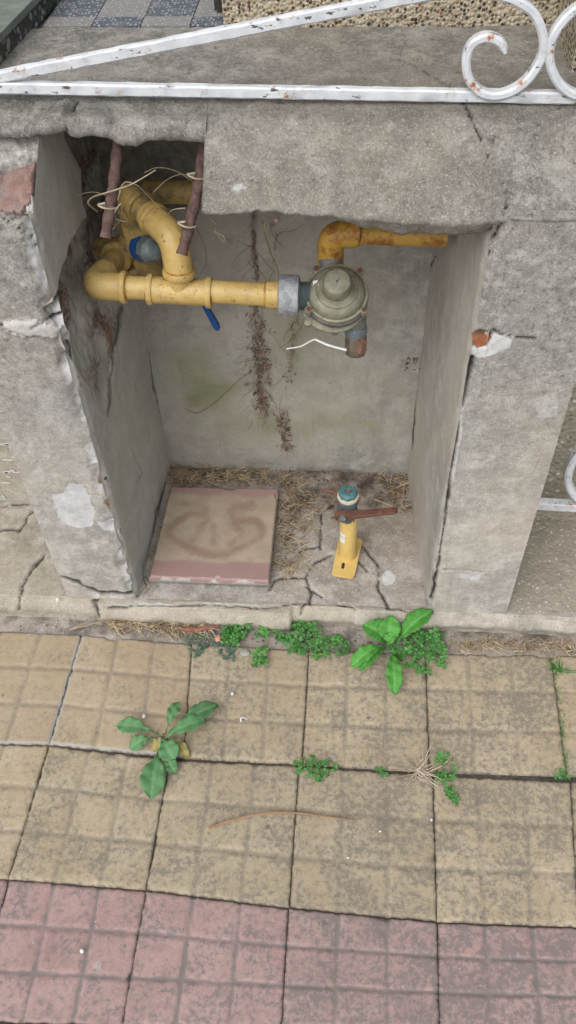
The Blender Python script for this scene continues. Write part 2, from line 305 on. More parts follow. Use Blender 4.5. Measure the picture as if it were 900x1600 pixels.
M_MOSSY = simple('green_grey_wall_top', [(.3, (.09, .11, .09)), (.7, (.19, .21, .18))], 40, .9)
def m_check(name, a, fleck):
    n = NT(name, .6, 0, .4); v = n.stretch((1.7, 1, 1)); d = n.voro(130, 'Distance', v, .55)
    c = n.mix(n.ramp(d, .42, .28, 0, .85), a, fleck); c = n.mix(n.ramp(n.noise(35, 5, .7), .45, .7, 0, .55), c, (.20, .19, .17)); return n.done(c, n.noise(200, 3), .3, .001)
M_CKD = m_check('dark_flecked_porch_tile', (.075, .088, .105), (.34, .35, .35))
M_CKL = m_check('light_flecked_porch_tile', (.21, .205, .195), (.34, .33, .31))
n = NT('patterned_tile_glaze', .5, 0, .4); R, G, B, A = n.mask(); f_ = n.noise(22, 6, .7); e_ = n.math('MULTIPLY', n.math('SUBTRACT', n.noise(120, 5, .8), .5), .7)
c = n.mix(n.ramp(f_, .35, .7), (.34, .272, .205), (.42, .35, .27)); c = n.mix(n.ramp(n.math('ADD', G, e_), .1, .75, 0, .72), c, (.22, .135, .10)); c = n.mix(n.ramp(n.math('ADD', R, e_), .3, .7), c, n.mix(f_, (.27, .175, .165), (.36, .235, .21)))
c = n.mix(n.ramp(n.math('ADD', B, e_), .4, .6), c, (.42, .40, .38)); c = n.mix(n.ramp(n.noise(60, 6, .8), .58, .74, 0, .5), c, (.21, .17, .14)); M_LOOSE = n.done(c, n.noise(200, 4), .25, .001)

# ================================================================== GROUND AND PAVEMENT
pave = tag(mesh_from('pavement', *(lambda g: (g[0], g[1]))((boxv(-14, 14, -14, .05, -.12, -.0062), BOXF)), M_SOIL), kind='structure')
cols = [ # pixel x of joints: rows K, A(top row side), A(lower row side), B(upper), B(lower), C
 [(-250, 985), (-330, 1155), (-370, 1155), (-460, 1365), (-460, 1365), (-560, 1600)],
 [(-60, 983), (-130, 1158), (-130, 1158), (-225, 1365), (-225, 1365), (-320, 1600)],
 [(127, 991), (77, 1163), (76, 1165), (13, 1373), (13, 1373), (-45, 1597)],
 [(300, 1005), (287, 1184), (265, 1187), (228, 1390), (228, 1391), (190, 1603)],
 [(483, 1016), (472, 1194), (467, 1196), (452, 1418), (451, 1419), (440, 1605)],
 [(665, 1020), (671, 1206), (677, 1211), (683, 1440), (683, 1441), (687, 1610)],
 [(862, 1023), (886, 1212), (892, 1221), (905, 1448), (905, 1449), (928, 1615)],
 [(1050, 1026), (1100, 1220), (1105, 1226), (1140, 1456), (1140, 1457), (1170, 1620)]]
def P2(c): p = PZ(c[0], c[1], 0); return p
G = [[P2(c) for c in col] for col in cols]
GAP = .00045
def tile_mesh(c4, kind, mat, seed, lift, tilt, N=56, panes=3):
    # c4: TL,TR,BR,BL corners
    TL, TR, BR, BL = [np.array(c) for c in c4]; 
    u = np.linspace(0, 1, N); U, V = np.meshgrid(u, u, indexing='ij')
    P = (TL*(1-U)[..., None]+TR*U[..., None])*(1-V)[..., None]+(BL*(1-U)[..., None]+BR*U[..., None])*V[..., None]
    ctr = P.reshape(-1, 3).mean(0); L = .2
    eu = np.minimum(U, 1-U)*L; ev = np.minimum(V, 1-V)*L; e = np.minimum(eu, ev)
    sh = 1-2*GAP/L*1.0
    P = ctr+(P-ctr)*sh
    e = e+.0008*vn(P, 160, seed)+.0006*vn(P, 420, seed)
    h = lift+(U-.5)*tilt[0]+(V-.5)*tilt[1]
    g = np.zeros_like(U); gw = .0044*(1+.3*vn(P, 60, seed+1))
    for a in (1/3, 2/3):
        for W_ in (U, V):
            d = np.abs((W_-a)*L+.0007*vn(P, 50, seed+2)); g = np.maximum(g, 1-ss(gw*.35, gw*1.3, d))
    # rim around the tile is bevelled low like the grooves
    rim = 1-ss(.001, .0055, e); wear = .55+.45*fbm(P, 18, 3, seed+9)
    h = h-.0022*g*(wear+.3)-.0008*rim-.003*(1-ss(-.0004, .0007, e))+.0005*fbm(P, 90, 3, seed+4)
    chip = ss(.45, .6, vn(P, 45, seed+11))*(1-ss(.002, .009, e)); h = h-.003*chip
    gm = np.clip(g*(.5+.6*(vn(P, 25, seed+6)*.5+.5))+rim*.7*(vn(P, 22, seed+7)*.5+.6), 0, 1)
    R_ = np.clip(fbm(P+ctr*7, 7, 3, seed+8)*.9+.25+.6*ss(-.3, .3, P[..., 0]), 0, 1)
    B_ = np.zeros_like(U)
    if kind == 'splat': B_ = np.maximum(B_, .8*ss(.011, .002, np.hypot(P[..., 0]-SPL[0], P[..., 1]-SPL[1])+.004*vn(P, 200, 3)))
    if kind == 'mortar': B_ = (1-ss(.003, .006, e+.0015*vn(P, 60, 3)))*(((U > .5) if ctr[0] < -.43 else (U < .5)) | (V > .93))
    A_ = (1-ss(-.0004, .0004, e))*.8
    Q = P.copy(); Q[..., 2] = h
    m = np.stack([R_, gm, B_, np.clip(A_, 0, 1)], -1).reshape(-1, 4)
    V_ = Q.reshape(-1, 3); F_ = gridfaces(N, N, flip=True).tolist()
    # skirt
    idx = np.arange(N*N).reshape(N, N); ring = list(idx[:, 0])+list(idx[-1, 1:])+list(idx[:-1, -1][::-1])+list(idx[0, 1:-1][::-1]); o = len(V_)
    low = V_[ring].copy(); low[:, 2] = -.012; V_ = np.vstack([V_, low]); k = len(ring)
    F_ += [(int(ring[i]), int(ring[(i+1) % k]), o+(i+1) % k, o+i) for i in range(k)]
    ml = np.zeros((k, 4)); ml[:, 3] = .5; m = np.vstack([m, ml])
    ob = mesh_from('tile', V_-np.array([ctr[0], ctr[1], 0]), F_, mat, pave, True, m); ob.location = (ctr[0], ctr[1], 0); return ob
SPL = PZ(153, 1507, 0)
rows = [(0, 1), (2, 3), (4, 5)]; sd_ = 0
for ci in range(7):
    for ri, (a, b) in enumerate(rows):
        sd_ += 13; mat = M_TP if ri == 2 else (M_TO if (ci == 6 and ri == 0) or (ri == 0 and ci <= 2) else M_TY)
        tile_mesh((G[ci][a], G[ci+1][a], G[ci+1][b], G[ci][b]), 'splat' if (ri == 2 and ci == 2) else ('mortar' if ri == 0 and ci in (1, 2) else ''), mat, sd_, random.uniform(-.0012, .0014)-(.0012 if (ri == 2 and ci == 2) else 0)+(.002 if ri == 1 and ci == 2 else 0), (random.uniform(-.0012, .0012), random.uniform(-.0012, .0012)), 64 if 1 <= ci <= 5 else 40)
# rows beyond the bottom of the frame and further tiles to either side
for ci in range(7):
    for r in range(2):
        o0 = np.array([0, -.2*r, 0]); a = G[ci][5]+o0; b = G[ci+1][5]+o0; c = b+np.array([0, -.2, 0]); d = a+np.array([0, -.2, 0]); sd_ += 13
        tile_mesh((a, b, c, d), '', M_TP if r == 0 else M_TY, sd_, random.uniform(-.001, .001), (0, 0), 28)
for ci in (0, 1, 2):
    for r in range(5):
        y0 = G[0][0][1]-.2*r-.012; 
        for side in (-1, 1):
            x0 = (G[0][2][0]-.24-.2*ci) if side < 0 else (G[7][2][0]+.012+.2*ci); x1 = x0+.2; sd_ += 13; yy = y0 if side < 0 else y0+.03
            tile_mesh(((x0, yy, 0), (x1, yy, 0), (x1, yy-.2, 0), (x0, yy-.2, 0)), '', M_TP if r in (2, 3) else M_TY, sd_, random.uniform(-.001, .001), (0, 0), 24)
# ================================================================== PLINTH / KERB
def sheet(name, P, disp, N, mat, parent, masks=None, flip=False, extra=None):
    Q = P+np.asarray(N)*disp[..., None]; nu, nv = P.shape[:2]; V_ = Q.reshape(-1, 3); F_ = gridfaces(nu, nv, flip=flip).tolist()
    m = masks.reshape(-1, 4) if masks is not None else np.zeros((len(V_), 4))
    if extra:
        for bx in extra: o = len(V_); V_ = np.vstack([V_, np.array(boxv(*bx))]); F_ += [tuple(i+o for i in f) for f in BOXF]
    return mesh_from(name, V_, F_, mat, parent, True, m)
def mk(shape): return np.zeros(shape+(4,))
def crackset(p, P, lines, w=1.6, amp=2.5, wn_=None):
    pj = jit(p, P, amp); c = np.zeros(p.shape[:-1])
    for ln in lines:
        ww = w
        if isinstance(ln, tuple): ww, ln = ln
        c = np.maximum(c, np.exp(-(pdist(pj, ln)/(ww*(.85+.75*vn(P, 38, 17))))**2))
    return c
# plinth: profile in (Y,Z) for every X
xs = np.concatenate([np.linspace(-1.6, -.56, 40), np.arange(-.56, .56, .003), np.linspace(.56, 1.6, 40)])
ZP = .045
ft = np.concatenate([np.linspace(0, 1, 22)]); ntop = 85
P = np.zeros((len(xs), 22+ntop, 3)); P[..., 0] = xs[:, None]
yf = -.013+.004*vn(np.stack([xs, xs*0, xs*0], -1), 9, 4)
inb = ss(-.385, -.355, xs)*(1-ss(.23, .27, xs))
yf = yf - .004*inb
kl = (xs > -.325) & (xs < .012); yf = np.where(kl, yf-.010+.004*vn(np.stack([xs, xs*0, xs*0], -1), 30, 4), yf)
yf = np.where((xs >= .012) & (xs < .12), yf+.004, yf)
for k, t in enumerate(ft):     # bottom to top of the front face with a rounded nose
    a = ss(.55, 1, t); P[:, k, 1] = yf+.0*t+.012*a**2; P[:, k, 2] = -.02+(ZP+.02)*min(1, t*1.0)-.0
    P[:, k, 2] -= .003*(1-a)*(t > .5)
yy = np.linspace(0, 1, ntop)**1.15*.33
for k in range(ntop): P[:, 22+k, 1] = yf+.014+yy[k]; P[:, 22+k, 2] = ZP
p = pix(P); d = .0016*fbm(P, 30, 4, 3)+.0012*fbm(P, 120, 3, 5)
Nn = np.zeros_like(P); Nn[:, :22, 1] = -.9; Nn[:, :22, 2] = .45; Nn[:, 22:, 2] = 1
rough = np.where((P[..., 2] < .04), 1.0, .2); d = d+rough*.004*fbm(P, 45, 4, 8)
under = (1-ss(.0, .022, P[..., 2]))*np.where(xs > -.33, 1, .2)[:, None]; d = d-.008*under
cr = crackset(p, P, [[(0, 795), (20, 785), (45, 787)], [(0, 828), (30, 828), (50, 800)], (2.2, [(72, 863), (45, 895), (33, 915), (30, 952)]), (3.5, [(158, 928), (146, 940), (155, 965)]),
    (2.0, [(480, 905), (488, 925), (475, 945), (470, 962)]), (1.6, [(590, 905), (592, 930), (605, 950), (640, 955)]), [(475, 900), (480, 925)], [(530, 945), (560, 955)], (1.3, [(170, 950), (300, 944), (430, 950), (470, 938)])], 1.7)
d = d-.006*cr; m = mk(P.shape[:2]); m[..., 3] = cr*.85+.25*ss(.3, .7, vn(P, 70, 2))*under
m[..., 0] = .45*soft(jit(p, P, 4), [(160, 935), (300, 942), (470, 935), (465, 948), (300, 952), (165, 948)], 6)
plinth = tag(sheet('kerb', P, d, Nn, M_PLIN, None, m, flip=True), kind='structure')
plinth.data.materials.append(M_AGG); nu, nv = P.shape[:2]; pm = ((P[:-1, :-1, 0] > .36) & (P[:-1, :-1, 1] > .004+.006*vn(P[:-1, :-1], 40, 5))).astype(np.int32); plinth.data.polygons.foreach_set('material_index', pm.ravel())
# ================================================================== METER NICHE
niche = thing('meter_niche', 'cracked grey concrete gas meter niche with a broken corner and open front', 'meter niche')
XLO, XLI, XRI, XRO, YB, ZC = -.377, -.252, .240, .371, .311, .765
SL = .071/.09
def zslope(Y): return ZC+np.minimum(Y, .09)*SL+np.clip(Y-.09, 0, 9)*.03
# left pillar: runs up the front, then up the broken slope under the coping
sv = np.arange(0, .72+.118, .0026); nx = 56
P = np.zeros((nx, len(sv), 3)); P[..., 0] = np.linspace(XLO, XLI, nx)[:, None]
fr = .72; P[..., 1] = np.clip(sv-fr, 0, 1)*math.cos(math.atan(SL)); P[..., 2] = ZP-.003+np.minimum(sv, fr)+np.clip(sv-fr, 0, 1)*math.sin(math.atan(SL))
p = pix(P); pj = jit(p, P, 3.5)
top = soft(pj, [(-200, 205), (110, 205), (75, 300), (48, 335), (20, 352), (-200, 352)], 8)
brick = soft(jit(p, P, 5, s=9), [(-200, 285), (25, 262), (60, 245), (50, 300), (30, 332), (-200, 345)], 9)
brick2 = soft(jit(p, P, 5, s=9), [(-200, 270), (40, 250), (35, 262), (-200, 284)], 4)
d = .0014*fbm(P, 35, 4, 1)+.0008*fbm(P, 150, 3, 2)-top*(.008+.013*fbm(P, 32, 4, 5)+.007*fbm(P, 110, 3, 6))-.004*brick2
flake = soft(jit(p, P, 3, s=2), [(2, 505), (20, 500), (55, 497), (70, 506), (98, 512), (90, 528), (55, 522), (40, 530), (10, 520)], 4)
patch = soft(jit(p, P, 3, s=4), [(78, 772), (100, 770), (105, 756), (130, 758), (138, 775), (150, 800), (145, 822), (120, 826), (95, 815), (85, 795)], 4)
patch2 = soft(jit(p, P, 2, s=4), [(150, 815), (183, 814), (184, 832), (160, 830)], 3)
d = d+.003*flake-.0012*patch-.0005*patch2
arr = np.clip((P[..., 0]-(XLI-.021+.005*vn(P, 25, 7)+.005*vn(P, 70, 8)))/.016, 0, 1); arrm = arr*(P[..., 1] < .001)
arrm = arrm*np.where(P[..., 2] < .56, 1, .9); d = d-arrm*(.004+.007*ss(-.3, .3, vn(P, 35, 12))+.003*fbm(P, 110, 3, 59))
arr2 = soft(pj, [(60, 350), (75, 370), (85, 440), (85, 490), (104, 500), (112, 540), (60, 480), (62, 420), (45, 370), (0, 365), (0, 350)], 6); d = d-.007*arr2*(.6+.5*vn(P, 80, 3))
cr = crackset(p, P, [(2.6, [(58, 350), (72, 400), (80, 480)]), (2.4, [(52, 508), (62, 503), (80, 500), (97, 497)]), (2.2, [(100, 540), (125, 610), (135, 650), (150, 705), (170, 770), (187, 830), (205, 900), (213, 925)]),
    (2.6, [(90, 902), (120, 910), (155, 927), (215, 930)]), (1.0, [(0, 350), (40, 362), (55, 395)]), (1.0, [(170, 815), (195, 812)]), [(0, 508), (50, 525)]], 1.8)
d = d-.006*cr
low = soft(pj, [(92, 905), (155, 928), (130, 948), (100, 948)], 3); d = d-.002*low
m = mk(P.shape[:2]); m[..., 0] = np.maximum.reduce([patch, patch2*.9, flake*.75, .8*soft(jit(p, P, 2), [(50, 300), (62, 285), (60, 312), (56, 334), (38, 330), (36, 312)], 4), .45*top*ss(.1, .5, vn(P, 50, 31)), 1.0*arrm*ss(-.5, .1, vn(P, 55, 33))])
m[..., 1] = np.maximum(.9*brick*ss(-.45, .1, vn(P, 22, 41)), .7*arrm*ss(.1, .4, vn(P, 40, 14))); m[..., 3] = np.clip(cr*.9+.5*brick2*ss(-.2, .5, vn(P, 60, 9))+.35*arr2*ss(0, .5, vn(P, 70, 2)), 0, 1)
Nn = np.zeros_like(P); Nn[..., 1] = np.where(P[..., 1] > .0005, -SL, -1); Nn[..., 2] = np.where(P[..., 1] > .0005, 1, 0); Nn /= np.linalg.norm(Nn, axis=-1)[..., None]
def submesh(name, P, sel, h, N, mat, parent):
    i = np.arange(P.shape[0]*P.shape[1]).reshape(P.shape[:2]); f = gridfaces(*P.shape[:2]); k = sel[:-1, :-1].ravel(); f = f[k]
    Q = (P+N*h[..., None]).reshape(-1, 3); Q2 = (P+N*(h-.008)[..., None]).reshape(-1, 3); us, inv = np.unique(f, return_inverse=True); inv = inv.reshape(f.shape)
    V_ = np.vstack([Q[us], Q2[us]]); n_ = len(us); ed = {}
    for q in inv.tolist():
        for a, b_ in zip(q, q[1:]+q[:1]):
            if (b_, a) in ed: del ed[(b_, a)]
            else: ed[(a, b_)] = 1
    return mesh_from(name, V_, inv.tolist()+[(b_, a, a+n_, b_+n_) for a, b_ in ed], mat, parent, True, np.zeros((len(V_), 4)))
M_FLAKE = concrete('loose_white_plaster', (.46, .455, .44), (.34, .335, .32), (.56, .55, .53), .2, .3, .6, 61)
submesh('brick', P, brick > .6, d+.006+.004*fbm(P, 60, 4, 45), Nn, M_BRICK, niche)
submesh('plaster_flake', P, flake > .75, d+.0035+.002*fbm(P, 60, 4, 46), Nn, M_FLAKE, niche)
chk = soft(jit(p, P, 2), [(50, 300), (62, 285), (60, 312), (56, 334), (38, 330), (36, 312)], 4); submesh('plaster_flake', P, chk > .6, d+.005+.003*fbm(P, 60, 4, 47), Nn, M_FLAKE, niche)
sheet('pillar', P, d, Nn, M_PILL, niche, m, extra=[(XLO, XLI-.045, .02, YB, .04, ZC-.01), (XLO, XLI-.02, .1, YB, ZC-.02, .80)])['label'] = 'left pillar with a broken top, brick showing and a white patch'
# right pillar
sv = np.arange(0, .722, .0026); nx = 60; P = np.zeros((nx, len(sv), 3)); P[..., 0] = np.linspace(XRI, XRO, nx)[:, None]; P[..., 1] = .0; P[..., 2] = ZP-.003+sv+.012*ss(.6, .72, sv)
p = pix(P); pj = jit(p, P, 3.5)
d = .0013*fbm(P, 35, 4, 51)+.001*fbm(P, 150, 3, 52)
arr = soft(pj, [(640, 960), (675, 960), (685, 860), (700, 760), (718, 640), (738, 565), (735, 520), (760, 430), (790, 350), (740, 350), (700, 560)], 9)
d = d-arr*(.004+.006*ss(-.3, .4, vn(P, 35, 53))+.003*fbm(P, 110, 3, 58))
hole = soft(jit(p, P, 2), [(735, 522), (752, 516), (772, 524), (765, 538), (745, 546), (736, 540)], 4); d = d-.006*hole
pal = soft(jit(p, P, 3), [(765, 536), (775, 522), (800, 530), (800, 545), (775, 552), (735, 560), (738, 545)], 5)
cr = crackset(p, P, [(2.2, [(770, 518), (800, 526), (835, 530)]), (3.6, [(738, 560), (727, 610), (717, 660), (712, 700), (703, 740)]), (2.4, [(703, 740), (697, 800), (690, 850), (684, 890), (674, 940)]), (2.6, [(722, 565), (712, 600), (704, 660)]),  (.7, [(783, 352), (768, 390), (764, 420)]), (.8, [(690, 892), (720, 890), (755, 893)])], 2)
d = d-.006*cr; m = mk(P.shape[:2])
m[..., 0] = np.maximum.reduce([pal, .75*soft(jit(p, P, 2), [(714, 690), (720, 640), (728, 600), (722, 680), (708, 760), (705, 740)], 4), .6*soft(jit(p, P, 2), [(715, 896), (752, 896), (752, 908), (718, 905)], 4), .5*soft(jit(p, P, 3), [(830, 620), (870, 610), (875, 650), (840, 660)], 10)*1])
m[..., 0] = np.maximum(m[..., 0], .6*soft(jit(p, P, 3), [(735, 560), (700, 740), (686, 850), (668, 940), (664, 940), (680, 850), (693, 740), (718, 600)], 6)*ss(-.3, .3, vn(P, 40, 91)))
m[..., 1] = np.maximum(.3*arr*ss(.2, .6, vn(P, 30, 55)), hole); m[..., 3] = np.clip(.9*cr+.5*arr*ss(-.2, .5, vn(P, 60, 57)), 0, 1)
up_ = ss(.42, .60, P[..., 2]+.06*vn(P, 12, 60))
pr = sheet('pillar', P, d, (0, -1, 0), M_PILL, niche, m, extra=[(XRI+.03, XRO, .015, YB, .04, ZC-.01)]); pr['label'] = 'right pillar with lichen spots and a chip showing orange brick'
# lichen zone: upper faces use the spotted render
pr.data.materials.append(M_LICH); nu, nv = P.shape[:2]; mi = np.zeros(len(pr.data.polygons), np.int32)
b = MB(); q = np.array([PY(x, y, .0015) for x, y in [(738, 530), (752, 524), (768, 527), (758, 540), (744, 543)]]); qb = q+np.array([0, .012, 0]); b.add(list(q)+list(qb), [(0, 1, 2, 3, 4), (5, 9, 8, 7, 6)]+[(i, i+5, (i+1) % 5+5, (i+1) % 5) for i in range(5)]); b.build('brick', M_ORANGE, niche, False)
# inner side walls
def sidewall(xf, xb, sgn, mat, dispf, maskf, lab, ny=125, nz=310):
    u = np.linspace(0, 1, ny); v = np.linspace(0, 1, nz); U, V = np.meshgrid(u, v, indexing='ij'); P = np.zeros(U.shape+(3,))
    P[..., 0] = xf+(xb-xf)*U; P[..., 1] = -.0005+(YB+.004)*U; zt = zslope(P[..., 1])-(.036 if sgn < 0 else .036-.030*(1-ss(.07, .12, P[..., 1]))); P[..., 2] = .035+(zt-.035)*V
    p = pix(P); return sheet('side_wall', P, dispf(P, p), (sgn, 0, 0), mat, niche, maskf(P, p), flip=(sgn > 0)), P
CAV = [(88, 480), (96, 440), (108, 392), (138, 338), (134, 265), (104, 212), (104, 120), (300, 120), (300, 380), (205, 430), (190, 520), (172, 600), (160, 640), (142, 600), (120, 560), (104, 520)]
def dl(P, p):
    pj = jit(p, P, 4, 50, 77); c = soft(jit(p, P, 5, 40, 77)*.0+p+np.stack([vn(P, 40, 77), vn(P, 40, 78)], -1)*5, CAV, 9); d = .0016*fbm(P, 22, 4, 71)+.0005*fbm(P, 140, 3, 72)
    edge = (1-ss(0, .012, P[..., 1]))*.006*(.4+.6*ss(-.3, .4, vn(P, 45, 73)))
    return d-c*(.020+.012*fbm(P, 40, 4, 74))*(1-.85*ss(.56, .47, P[..., 2]))-edge
def ml(P, p):
    pj = jit(p, P, 4, 50, 77); c = soft(p+np.stack([vn(P, 40, 77), vn(P, 40, 78)], -1)*5, CAV, 14); m = mk(P.shape[:2]); m[..., 1] = .42*c*(1+.6*vn(P, 30, 75)); 
    m[..., 3] = np.clip(c*(.12+.32*ss(.50, .62, P[..., 2])+.2*vn(P, 25, 76))+.6*crackset(p, P, [(3, [(168, 650), (178, 560), (192, 480)]), (2, [(232, 540), (240, 600), (262, 690)]), (.7, [(205, 700), (222, 740), (212, 760)]), (3, [(268, 735), (245, 800), (232, 900)])], 3), 0, 1)  # shade inside the hole painted dark over its brown masonry, plus cracks
    m[..., 2] = .25*soft(p, [(230, 520), (270, 700), (200, 640)], 40); m[..., 0] = .5*np.clip((1-ss(0, .010, P[..., 1]))*ss(-.1, .4, vn(P, 40, 79)), 0, 1)*(P[..., 2] < .6)
    return m
sidewall(XLI, -.244, 1, M_SIDE, dl, ml, 'l')[0]['label'] = 'left inner wall with a dark hole where the pipe enters'
def dr(P, p):
    d = .002*fbm(P, 18, 4, 81)+.0006*fbm(P, 120, 3, 82); r = ss(.03, 0, P[..., 1]); return d-.016*r**2-.003*r*ss(-.2, .4, vn(P, 50, 83))
def mr(P, p):
    m = mk(P.shape[:2]); r = ss(.05, .0, P[..., 1]+.012*vn(P, 30, 84)); m[..., 3] = np.clip(.25*r*ss(-.1, .5, vn(P, 60, 85))+.8*crackset(p, P, [(3, [(663, 430), (655, 520), (650, 600), (642, 700)]), (1.6, [(680, 400), (664, 430)])], 3), 0, 1); m[..., 1] = .3*soft(p, [(655, 600), (665, 480), (668, 420), (655, 420), (640, 620)], 8)*ss(-.2, .3, vn(P, 60, 86)); return m
sidewall(XRI, .214, -1, M_SIDER, dr, mr, 'r')
# back wall
nx, nz = 175, 300; P = np.zeros((nx, nz, 3)); P[..., 0] = np.linspace(-.30, .232, nx)[:, None]; P[..., 1] = YB; P[..., 2] = np.linspace(.03, .80, nz)[None]; p = pix(P); pj = jit(p, P, 7, 35, 91)
d = .0022*fbm(P, 14, 4, 92)+.0006*fbm(P, 120, 3, 93); m = mk(P.shape[:2])
vein = np.exp(-(pdist(pj, [(398, 330), (400, 480), (405, 560), (412, 650)])/6)**2); vein2 = np.exp(-(pdist(pj, [(462, 490), (455, 560), (440, 640), (447, 710)])/4)**2)
m[..., 1] = np.clip(.6*vein*ss(-.5, .2, vn(P, 80, 94))+.45*vein2+.40*soft(pj, [(600, 400), (640, 430), (610, 480), (590, 440)], 30)*1+.35*soft(pj, [(140, 180), (700, 180), (700, 250), (140, 330)], 40), 0, 1)
moss = np.maximum.reduce([soft(pj, [(260, 540), (330, 560), (370, 600), (360, 645), (290, 640), (250, 590)], 100), .8*soft(pj, [(440, 480), (500, 500), (480, 600), (440, 590)], 80), .7*soft(pj, [(390, 560), (420, 560), (420, 600), (390, 600)], 30), .6*soft(pj, [(330, 640), (600, 640), (600, 690), (330, 690)], 50)])
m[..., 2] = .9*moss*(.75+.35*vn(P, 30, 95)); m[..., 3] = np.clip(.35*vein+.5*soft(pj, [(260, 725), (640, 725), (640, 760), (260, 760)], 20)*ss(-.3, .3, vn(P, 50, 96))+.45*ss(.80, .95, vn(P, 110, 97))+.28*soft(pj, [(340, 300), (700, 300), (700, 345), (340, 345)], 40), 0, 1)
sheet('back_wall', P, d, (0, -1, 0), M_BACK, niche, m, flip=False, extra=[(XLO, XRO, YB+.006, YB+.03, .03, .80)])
# niche floor
nx, ny = 190, 130; P = np.zeros((nx, ny, 3)); P[..., 0] = np.linspace(XLI-.01, XRI+.005, nx)[:, None]; P[..., 1] = np.linspace(-.001, YB+.01, ny)[None]; P[..., 2] = .050; p = pix(P)
d = .0025*fbm(P, 22, 4, 101)+.001*fbm(P, 110, 3, 102)
FCR = [(2.2, [(478, 905), (495, 880), (520, 868)]), (1.6, [(500, 860), (503, 800), (520, 790)]), (2, [(478, 905), (488, 930), (480, 950)]), (2.2, [(565, 855), (590, 885), (592, 925), (612, 955)]), (1.4, [(500, 855), (475, 862), (440, 890)]), (1.6, [(478, 905), (430, 905), (420, 920)]), (1.3, [(560, 880), (575, 895), (590, 900)]), (1.3, [(505, 935), (480, 920)]), (2, [(215, 930), (232, 915), (225, 900)])]
cr = crackset(p, P, FCR, 1.8); mound = soft(p, [(440, 800), (520, 785), (600, 850), (595, 950), (470, 950), (440, 900)], 60); d = d+.006*mound*(1+.4*fbm(P, 35, 3, 103))-.007*cr
dirt = soft(jit(p, P, 14, 30, 5), [(255, 715), (645, 715), (645, 790), (560, 800), (480, 800), (460, 880), (420, 880), (430, 760), (255, 765)], 30)
m = mk(P.shape[:2]); m[..., 3] = np.clip(cr*.9+dirt*(.35+.5*vn(P, 60, 105)), 0, 1); m[..., 1] = .5*dirt*ss(-.3, .4, vn(P, 35, 106)); m[..., 0] = .8*soft(jit(p, P, 1.5), [(595, 898), (608, 893), (618, 900), (616, 912), (603, 918), (596, 912)], 3)
sheet('niche_floor', P, d, (0, 0, 1), M_FLOOR, niche, m, flip=False, extra=[(XLI-.01, XRI, .01, YB, .01, .04)])
# coping slab
def coping(name, X, prof, mats, lab=None):
    # prof(X)-> list of (Y,Z) rows ; X array
    rows = np.array([prof(x) for x in X]); P = np.zeros(rows.shape[:2]+(3,)); P[..., 0] = X[:, None]; P[..., 1:] = rows
    T = np.gradient(P, axis=1); N = np.stack([np.zeros(P.shape[:2]), -T[..., 2], T[..., 1]], -1); N /= np.linalg.norm(N, axis=-1)[..., None]+1e-9
    p = pix(P); d = .0018*fbm(P, 25, 4, 111)+.0013*fbm(P, 110, 4, 112); m = mk(P.shape[:2])
    cr = crackset(p, P, [(1.0, [(620, 92), (640, 98), (712, 137), (728, 165), (745, 200), (760, 240), (775, 265), (793, 300)]), (2.4, [(793, 318), (786, 340), (772, 356)]), (1.3, [(122, 160), (108, 180), (104, 205)]), (2.6, [(104, 188), (105, 207)])], 1.1, 1.5)
    d = d-.004*cr; m[..., 3] = cr*.9
    lip = soft(jit(p, P, 6, 40, 8), [(300, 318), (560, 330), (780, 328), (800, 300), (900, 305), (900, 334), (795, 328), (780, 350), (300, 345)], 12)  # lit front edge of the slab, painted as a pale band
    m[..., 0] = np.clip(.30*lip+.6*soft(jit(p, P, 3), [(357, 290), (380, 285), (388, 297), (368, 306)], 8), 0, 1)
    dk = soft(jit(p, P, 8, 30, 9), [(-100, 158), (1000, 166), (1000, 192), (500, 190), (330, 190), (-100, 175)], 16); m[..., 3] = np.clip(m[..., 3]+.34*dk, 0, 1)  # contact shade beneath the rail, painted as a dark band
    i = np.arange(P.shape[0]*P.shape[1]).reshape(P.shape[:2]); V_ = (P+N*d[..., None]).reshape(-1, 3); F_ = gridfaces(*P.shape[:2], flip=True).tolist()
    F_ += [tuple(int(k) for k in i[0][::1]), tuple(int(k) for k in i[-1][::-1])]
    return mesh_from(name, V_, F_, mats, niche, True, m.reshape(-1, 4))
def resamp(pts, n):
    P = np.array(pts, float); s = np.concatenate([[0], np.cumsum(np.linalg.norm(np.diff(P, axis=0), axis=1))]); t = np.linspace(0, s[-1], n); return np.stack([np.interp(t, s, P[:, 0]), np.interp(t, s, P[:, 1])], -1)
def n1(x, f, s): return float(vn(np.array([x, .3, .7]), f, s))
ZT = .842
def prof_main(x):
    x_ = (x+.074)/.32; rag = .004*n1(x, 60, 1)+.003*n1(x, 160, 2)+.004*n1(x, 22, 3)
    low = .765-.010*float(ss(.06, .14, x))*(1-float(ss(.24, .25, x)))+rag*(1-.7*float(ss(.24, .26, x)))-.004*float(ss(.245, .26, x)); thick = .015*float(ss(.05, .12, x))*(1-float(ss(.235, .25, x)))
    e = .001+.0022*float(ss(.245, .26, x))
    return resamp([(.32, .80), (.11, .80), (.05, low+.012), (.018, low-.006-thick), (.010, low-.002-thick+.003*n1(x, 120, 5)), (.001-e, low+.002), (.008, low+.010), (.075, .8265), (.088, .8345), (.104, .8385), (.125, .840), (.20, .841), (.302, ZT)], 150)
XM0 = -.067
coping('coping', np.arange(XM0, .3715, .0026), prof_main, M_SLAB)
BRK = [(-60, 211), (0, 214), (40, 217), (75, 209), (98, 204), (105, 200), (112, 209), (125, 212), (150, 211), (172, 215), (185, 226), (215, 226), (235, 219), (280, 222), (345, 227)]
BX = []
for (x, y) in BRK: q = PY(x, y, .07); BX.append((q[0], q[2]))
